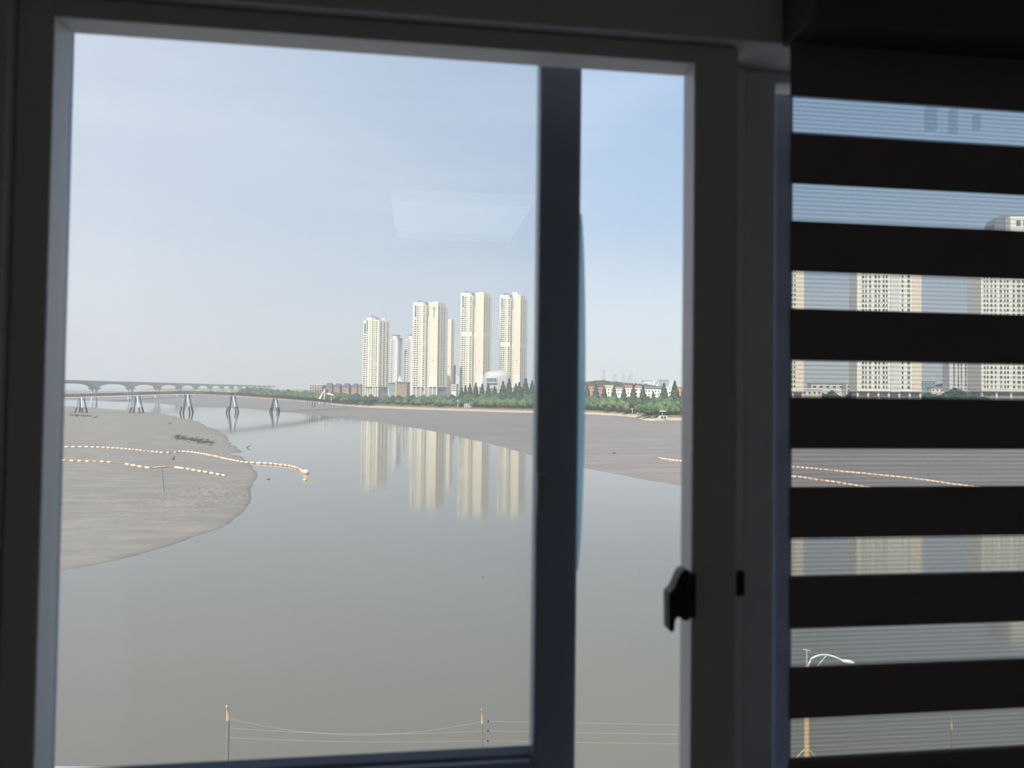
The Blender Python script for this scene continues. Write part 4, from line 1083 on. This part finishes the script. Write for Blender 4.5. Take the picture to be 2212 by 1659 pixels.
# far offices behind the school
house('far white office block with dark slits behind the school', 1391, 1409, 822.5, 1450, 'bld_white', 'roof_dark', 821.8, 'flat', 4, 3, depth=30, theta=0, cat='office block', name='office_block')
house('far pale office block with one square dark window', 1410, 1426, 823, 1460, 'bld_white', 'greyw', 822, 'flat', 1, 2, depth=30, theta=0, cat='office block', name='office_block')
oa = house('far blue glass office block with a rounded frame', 1427, 1444, 820.8, 1440, 'bld_teal', 'roofscreen', 820, 'flat', 4, 4, depth=30, theta=0, cat='office block', name='office_block')
house('far pale office wing beside the rounded blue block', 1444.5, 1458, 823.5, 1455, 'bld_white', 'greyw', 822.5, 'flat', 4, 2, depth=30, theta=0, cat='office block', name='office_block')
# low things behind the blind
house('small white building with four windows under the first blind tower', 1733, 1772, 841, 455, 'bld_white', 'cream2', 838.6, 'flat', 4, 1, cat='building', name='pavilion')
house('long grey flat-roofed shed behind the small white building', 1752, 1832, 829, 560, 'greyw', 'pod', 827.8, 'flat', 6, 1, cat='shed', name='shed')
house('white stair tower beside the cream blind slab', 1828, 1837, 828, 545, 'bld_white', 'cream2', 827, 'flat', 1, 3, cat='building', name='stair_tower')
house('teal and cream low block beside the lone cream slab', 1988, 2018, 822.5, 700, 'bld_teal', 'cream2', 821, 'flat', 4, 2, cat='building', name='low_block')
house('long cream low block with a grey roof beside the pale blind block', 2012, 2052, 838, 690, 'cream2', 'roofscreen', 835, 'gable', 5, 1, cat='building', name='low_block')

# far skyline
M['sky_t'] = mat('distant_glass_tower', (0.26, 0.33, 0.38), 0.5, 0.1, 0.01)
M['sky_w'] = mat('distant_white_tower', (0.62, 0.61, 0.58), 0.7, 0.05, 0.01)
for i, (px, w_, yt, mm, sp) in enumerate(((1272, 3, 816, 'sky_w', 0), (1279, 2.2, 815, 'sky_w', 0), (1285, 2.5, 816.5, 'sky_w', 0), (1294, 2.5, 811, 'sky_w', 0), (1302.5, 7, 798, 'sky_t', 2), (1306.5, 5, 807, 'sky_w', 0), (1311, 3, 809.5, 'sky_w', 0),
                              (1327, 8, 809, 'sky_t', 1), (1345, 8, 807, 'sky_t', 5), (1358, 7, 811, 'sky_t', 0), (1364, 4, 805, 'sky_t', 3), (1372, 5, 819, 'sky_t', 0))):
    d = 4200+60*i; s = d/FPX; root = empty('skyscraper', col_pt(px, d, ZL), -YAW-0.4)
    hz = hor(px); Z = lambda y: H-(y-hz)*s-ZL; hw = w_*s/2*0.85
    MB().box(-hw, hw, -hw, hw, 0, Z(yt)).build('shaft', M[mm], root)
    MB().quad_box([(-hw*0.8, -hw*0.8, Z(yt)), (hw*0.8, -hw*0.8, Z(yt)), (hw*0.8, hw*0.8, Z(yt)), (-hw*0.8, hw*0.8, Z(yt)), (-hw*0.45, -hw*0.5, Z(yt-1.4)), (hw*0.7, -hw*0.5, Z(yt-2.2)), (hw*0.7, hw*0.5, Z(yt-2.2)), (-hw*0.45, hw*0.5, Z(yt-1.4))]).build('crown', M[mm], root)
    if sp: MB().tube([(0, 0, Z(yt-1.4)), (0, 0, Z(yt-1.6-sp))], [1.6, 0.5], 6).build('spire', M[mm], root)
    lab = {4: 'tallest hazy glass skyscraper of the distant skyline', 8: 'hazy skyscraper with a long spire in the distant skyline', 7: 'hazy glass skyscraper between the tallest one and the spired one', 10: 'slim hazy skyscraper with a short spire at the skyline edge',
           9: 'stout hazy skyscraper beside the slim spired one', 11: 'lowest hazy tower at the end of the distant skyline'}.get(i)
    if lab: tag(root, lab, 'skyscraper', 'distant skyline towers')
    else: tag(root, 'slim pale hazy tower of the distant skyline', 'skyscraper', 'distant skyline towers')

# ================================================================== TREES
M['leaf_a'] = mat('mid_green_leaves', (0.082, 0.158, 0.066), 0.8, 0.45, 0.35, detail=2)
M['leaf_b'] = mat('light_green_leaves', (0.125, 0.205, 0.075), 0.8, 0.40, 0.35, detail=2)
M['leaf_c'] = mat('dark_green_leaves', (0.046, 0.092, 0.058), 0.8, 0.45, 0.35, detail=2)
M['bark'] = mat('brown_bark', (0.13, 0.09, 0.06), 0.9, 0.2, 2)
def leaf_crown(kind, mm, n=1500):
    mb = MB()
    lumps = []
    if kind == 'round':
        lumps = [(np.array([0, 0, 0.60]), 0.36)]+[(np.array([0.34*math.cos(a), 0.34*math.sin(a), 0.45+0.22*random.random()]), random.uniform(0.17, 0.25)) for a in np.linspace(0, 6.28, 9)]+[(np.array([random.uniform(-.15, .15), random.uniform(-.15, .15), 0.82]), 0.18)]
        for c, r in lumps: mb.blob(c, r*0.86, r*0.86, r*0.86, 9, 6, 0.14)
    for _ in range(n):
        if kind == 'round':
            c, r = lumps[random.randrange(len(lumps))]; v = rng.normal(size=3); v /= np.linalg.norm(v); p = c+v*r*random.uniform(0.85, 1.12)
            sz = random.uniform(0.020, 0.042)
        else:
            t = random.random()**0.75; a = random.random()*6.283; r = 0.185*(t**0.85)*random.uniform(0.72, 1.08)*(0.85+0.15*math.sin(t*38)); p = np.array([r*math.cos(a), r*math.sin(a), 1.0-0.93*t]); sz = random.uniform(0.014, 0.034)
            v = np.array([math.cos(a), math.sin(a), 0.4])
        a1 = rng.normal(size=3); a1 -= v*(a1@v)/(v@v)*0.7; a1 /= np.linalg.norm(a1); a2 = np.cross(v, a1); a2 /= (np.linalg.norm(a2)+1e-9)
        k = len(mb.v); mb.v += [tuple(p+a1*sz), tuple(p+a2*sz*0.8), tuple(p-a1*sz), tuple(p-a2*sz*0.8)]; mb.f.append((k, k+1, k+2, k+3)); mb.m.append(0)
    if kind == 'cone':
        for t in np.linspace(0.04, 0.97, 9):
            pass
        k = len(mb.v); seg = 12
        zs = np.linspace(0.98, 0.08, 12)
        for i, z in enumerate(zs):
            r = 0.165*((1-z)/0.93)**0.85*(1.0 if i % 2 else 0.80)+0.002
            for s_ in range(seg): j = random.uniform(0.85, 1.12); mb.v.append((r*j*math.cos(6.283*s_/seg), r*j*math.sin(6.283*s_/seg), z))
        for i in range(len(zs)-1):
            for s_ in range(seg):
                t_ = (s_+1) % seg; mb.f.append((k+i*seg+s_, k+(i+1)*seg+s_, k+(i+1)*seg+t_, k+i*seg+t_)); mb.m.append(0)
    return mb.mesh('crown', mm)
crowns = {'round': [leaf_crown('round', M[q]) for q in ('leaf_a', 'leaf_b', 'leaf_a', 'leaf_c')], 'cone': [leaf_crown('cone', M['leaf_c'], 1300) for q in range(3)]}
trunk_me = MB().tube([(0, 0, -0.02), (0, 0, 0.25), (0, 0, 0.6)], [0.035, 0.026, 0.012], 7).mesh('trunk', M['bark'])
def tree(kind, var, p, h_, wide, label, group, cat='tree', nm=None):
    root = empty(nm or ('pointed_tree' if kind == 'cone' else 'round_tree'), p, random.uniform(0, 6.28)); tag(root, label, cat, group)
    c = link('crown', crowns[kind][var % len(crowns[kind])], root); c.scale = (h_*wide, h_*wide, h_*(1.22 if kind == 'round' else 1.0)); c.location.z = -0.22*h_ if kind == 'round' else 0.0
    t = link('trunk', trunk_me, root); t.scale = (h_, h_, h_)
    return root
def ground_pt(px, off): d = bank_depth(px)+off; return col_pt(px, d, ZL-0.05), d
ANCH = [(560, 'the end of the long road bridge'), (640, 'the low shore behind the footbridge'), (690, 'the balcony-fronted block'), (720, 'the shell canopy'), (760, 'the footbridge end'), (805, 'the stepped cream tower'), (858, 'the brown hall'), (925, 'the emblem tower'),
        (970, 'the beige slab tower'), (1020, 'the kiosk'), (1073, 'the white rounded hall'), (1110, 'the tower with the lift house'), (1150, 'the dark blue window stile'), (1272, 'the orange brick block'), (1297, 'the small pinkish house'), (1315, 'the yellow-roofed block'),
        (1336, 'the brown-roofed block'), (1356, 'the stepped red roof'), (1378, 'the bright red roof'), (1412, 'the long school block'), (1446, 'the blue-banded block'), (1475, 'the orange end building')]
def by(px): return min(ANCH, key=lambda a: abs(a[0]-px))[1]
def row(px0, px1, step, off, top_fn, label, group, var, wide=1.05):
    px = px0
    while px < px1:
        q = px+random.uniform(-0.25, 0.25)*step; p, d = ground_pt(q, off+random.uniform(-4, 4))
        topy = top_fn(q)+random.uniform(-1.6, 1.8)
        h_ = max(3.5, H-(topy-hor(q))*d/FPX-ZL)
        tree('round', random.choice(var), p, h_, wide*random.uniform(0.9, 1.15), label.replace('@', by(q)), group)
        px += step
row(522, 765, 11, 30, lambda x: np.interp(x, [520, 560, 620, 700, 765], [837.5, 838, 842, 846, 849]), 'dark green tree in the far belt by @', 'trees behind the footbridge', (0, 3), 1.3)
row(560, 765, 13, 14, lambda x: np.interp(x, [560, 650, 765], [846, 850, 856]), 'light green fringe tree by @', 'fringe trees behind the footbridge', (1, 0), 1.4)
row(762, 806, 13, 10, lambda x: 852, 'broad dark tree in the clump at the footbridge end', 'dark tree clump at the footbridge end', (3,), 1.05)
row(800, 1265, 16, 42, lambda x: np.interp(x, [800, 900, 1000, 1265], [855, 853, 851, 848]), 'dark rounded back-row tree by @', 'back row of rounded trees', (3, 0), 1.2)
row(806, 1265, 17, 18, lambda x: np.interp(x, [800, 1000, 1265], [861, 860, 860]), 'bright rounded front-row tree by @', 'front row of rounded trees', (0, 1, 1), 1.25)
row(1268, 1492, 19, 36, lambda x: np.interp(x, [1268, 1490], [854, 857]), 'dark rounded tree before the town by @', 'back row trees before the town', (3, 0), 1.15)
row(1266, 1492, 20, 17, lambda x: np.interp(x, [1268, 1490], [862, 867]), 'bright rounded shore tree before @', 'front row trees before the town', (0, 1), 1.2)
row(1776, 1852, 30, 40, lambda x: 843, 'dark tree beside the small white pavilion behind the blind', 'dark trees behind the blind', (3,), 1.1)
row(2058, 2104, 24, 40, lambda x: 839, 'dark tree before the pale block behind the blind', 'dark trees before the pale block', (3,), 1.2)
row(1994, 2046, 26, 40, lambda x: 849, 'low dark tree between the two blind-side slabs', 'low dark trees behind the blind', (3,), 1.2)
for i, (px, ty) in enumerate(((996, 836), (1005, 832), (1014.5, 829), (1027, 826), (1041, 829), (1054, 828), (1068, 834), (1086, 823), (1099, 818), (1114, 828), (1121, 825), (1135, 817), (1149, 822), (1161, 826), (1176, 830), (1230, 832), (1250, 830), (1268, 831))):
    p, d = ground_pt(px, 62); h_ = H-(ty-hor(px))*d/FPX-ZL
    tree('cone', i, p, h_, random.uniform(1.35, 1.6), 'tall pointed dark conifer by %s' % by(px), 'pointed trees below the towers')
for i, (px, ty) in enumerate(((1287, 829), (1305, 834), (1326, 833), (1347.5, 834), (1368, 831), (1388.5, 833), (1411, 846), (1434, 828), (1457, 823), (1480, 828))):
    p, d = ground_pt(px, 55); h_ = H-(ty-hor(px))*d/FPX-ZL
    tree('cone', i, p, h_, random.uniform(1.35, 1.6), 'tall pointed dark conifer before %s' % by(px), 'pointed trees before the town')
for px, hh in ((951, 4), (1352, 3.5), (1396, 5.5), (1402, 4.5), (868, 3), (1310, 3)):
    p, d = ground_pt(px, 9); tree('round', 3, p, hh, 1.5, 'low dark bush on the stone embankment', 'bushes on the embankment', 'bush', 'bush')

# small things on the shore
def frame_box(label, px0, px1, y0, y1, d_off, cat, name, z0=ZL):
    p, d = ground_pt((px0+px1)/2, d_off); s = d/FPX; w_ = (px1-px0)*s/2; h_ = (y1-y0)*s
    return p, w_, h_
p, w_, h_ = frame_box('', 1003, 1018, 868.5, 876, 11, '', '')
ks = empty('kiosk', p, -YAW); tag(ks, 'small white open-framed kiosk on the embankment', 'kiosk')
MB().box(-w_, w_, -1.2, 1.2, h_-0.5, h_).build('roof', M['white'], ks)
for q in (-1, -0.35, 0.35, 1): MB().box(q*w_-0.25-0.2*q, q*w_+0.25-0.2*q, -1.1, -0.7, -0.3, h_-0.4).build('post', M['white'], ks)
MB().box(-w_*0.9, w_*0.9, -0.4, 1.0, -0.3, h_-0.5).build('back_panel', M['pod'], ks)
p, d = ground_pt(1428, 1.5); p[2] = 1.7
cv = empty('culvert', p, -YAW); tag(cv, 'pale concrete culvert with two dark openings in the embankment', 'culvert'); s = d/FPX
pole_ = [(-15*s, -0.3), (13*s, -0.3), (13*s, 7.5*s), (-3*s, 7.5*s)]
mbc = MB().prism(pole_, -0.6, 2.5, 'y'); mbc.build('headwall', mat('pale_concrete', (0.55, 0.50, 0.44), 0.9, 0.1, 0.5), cv)
for a, b in ((1.0, 6.0), (7.0, 11.5)): MB().box((a-1.5)*s, (b-1.5)*s, -0.75, -0.5, 0.3, 6*s).build('opening', M['wglass'], cv)
MB().box(5.3*s-1.0*s, 6.0*s-1.0*s, -0.9, -0.55, 0.2, 6*s).build('divider', M['bld_white'], cv)
for i, (px, y0, y1) in enumerate(((989, 861.5, 874), (1378, 884, 891), (1366, 881, 886), (1431, 881, 886))):
    p, d = ground_pt(px, 10); s = d/FPX; h_ = (y1-y0)*s+1.0
    lab = ['slim white marker pillar on the embankment near the kiosk', 'white twin-headed lamp post on the shore before the school', 'short pale post with a tan cap on the shore', 'pale parasol-topped post above the culvert'][i]
    r0 = empty('shore_post', p, -YAW); tag(r0, lab, 'post')
    MB().tube([(0, 0, -0.3), (0, 0, h_)], 0.38 if i == 0 else 0.2, 8).build('shaft', M['cream2'], r0)
    w_ = (0.6, 1.2, 1.4, 2.4)[i]
    MB().prism([(-w_, 0), (w_, 0), (w_*0.5, 0.55), (-w_*0.5, 0.55)], -w_*0.6, w_*0.6, 'y').build('cap', M['tan'] if i == 2 else M['white'], r0).location.z = h_

# ================================================================== HAZE
def haze():
    mb = MB(); mb.quad_box([near(-9000, 30, -0.5), near(9000, 30, -0.5), near(9000, 7500, -0.5), near(-9000, 7500, -0.5), near(-9000, 30, 420), near(9000, 30, 420), near(9000, 7500, 420), near(-9000, 7500, 420)])
    m = bpy.data.materials.new('thin_haze'); m.use_nodes = True
    n, l = m.node_tree.nodes, m.node_tree.links; n.clear()
    o = n.new('ShaderNodeOutputMaterial'); v = n.new('ShaderNodeVolumeScatter')
    v.inputs['Color'].default_value = (1.0, 0.97, 1.0, 1); v.inputs['Density'].default_value = 0.00028; v.inputs['Anisotropy'].default_value = 0.2
    l.new(v.outputs[0], o.inputs['Volume'])
    ob = mb.build('haze', m); ob['kind'] = 'stuff'; ob['label'] = 'thin pale summer haze over the river and town'; ob['category'] = 'haze'
haze()
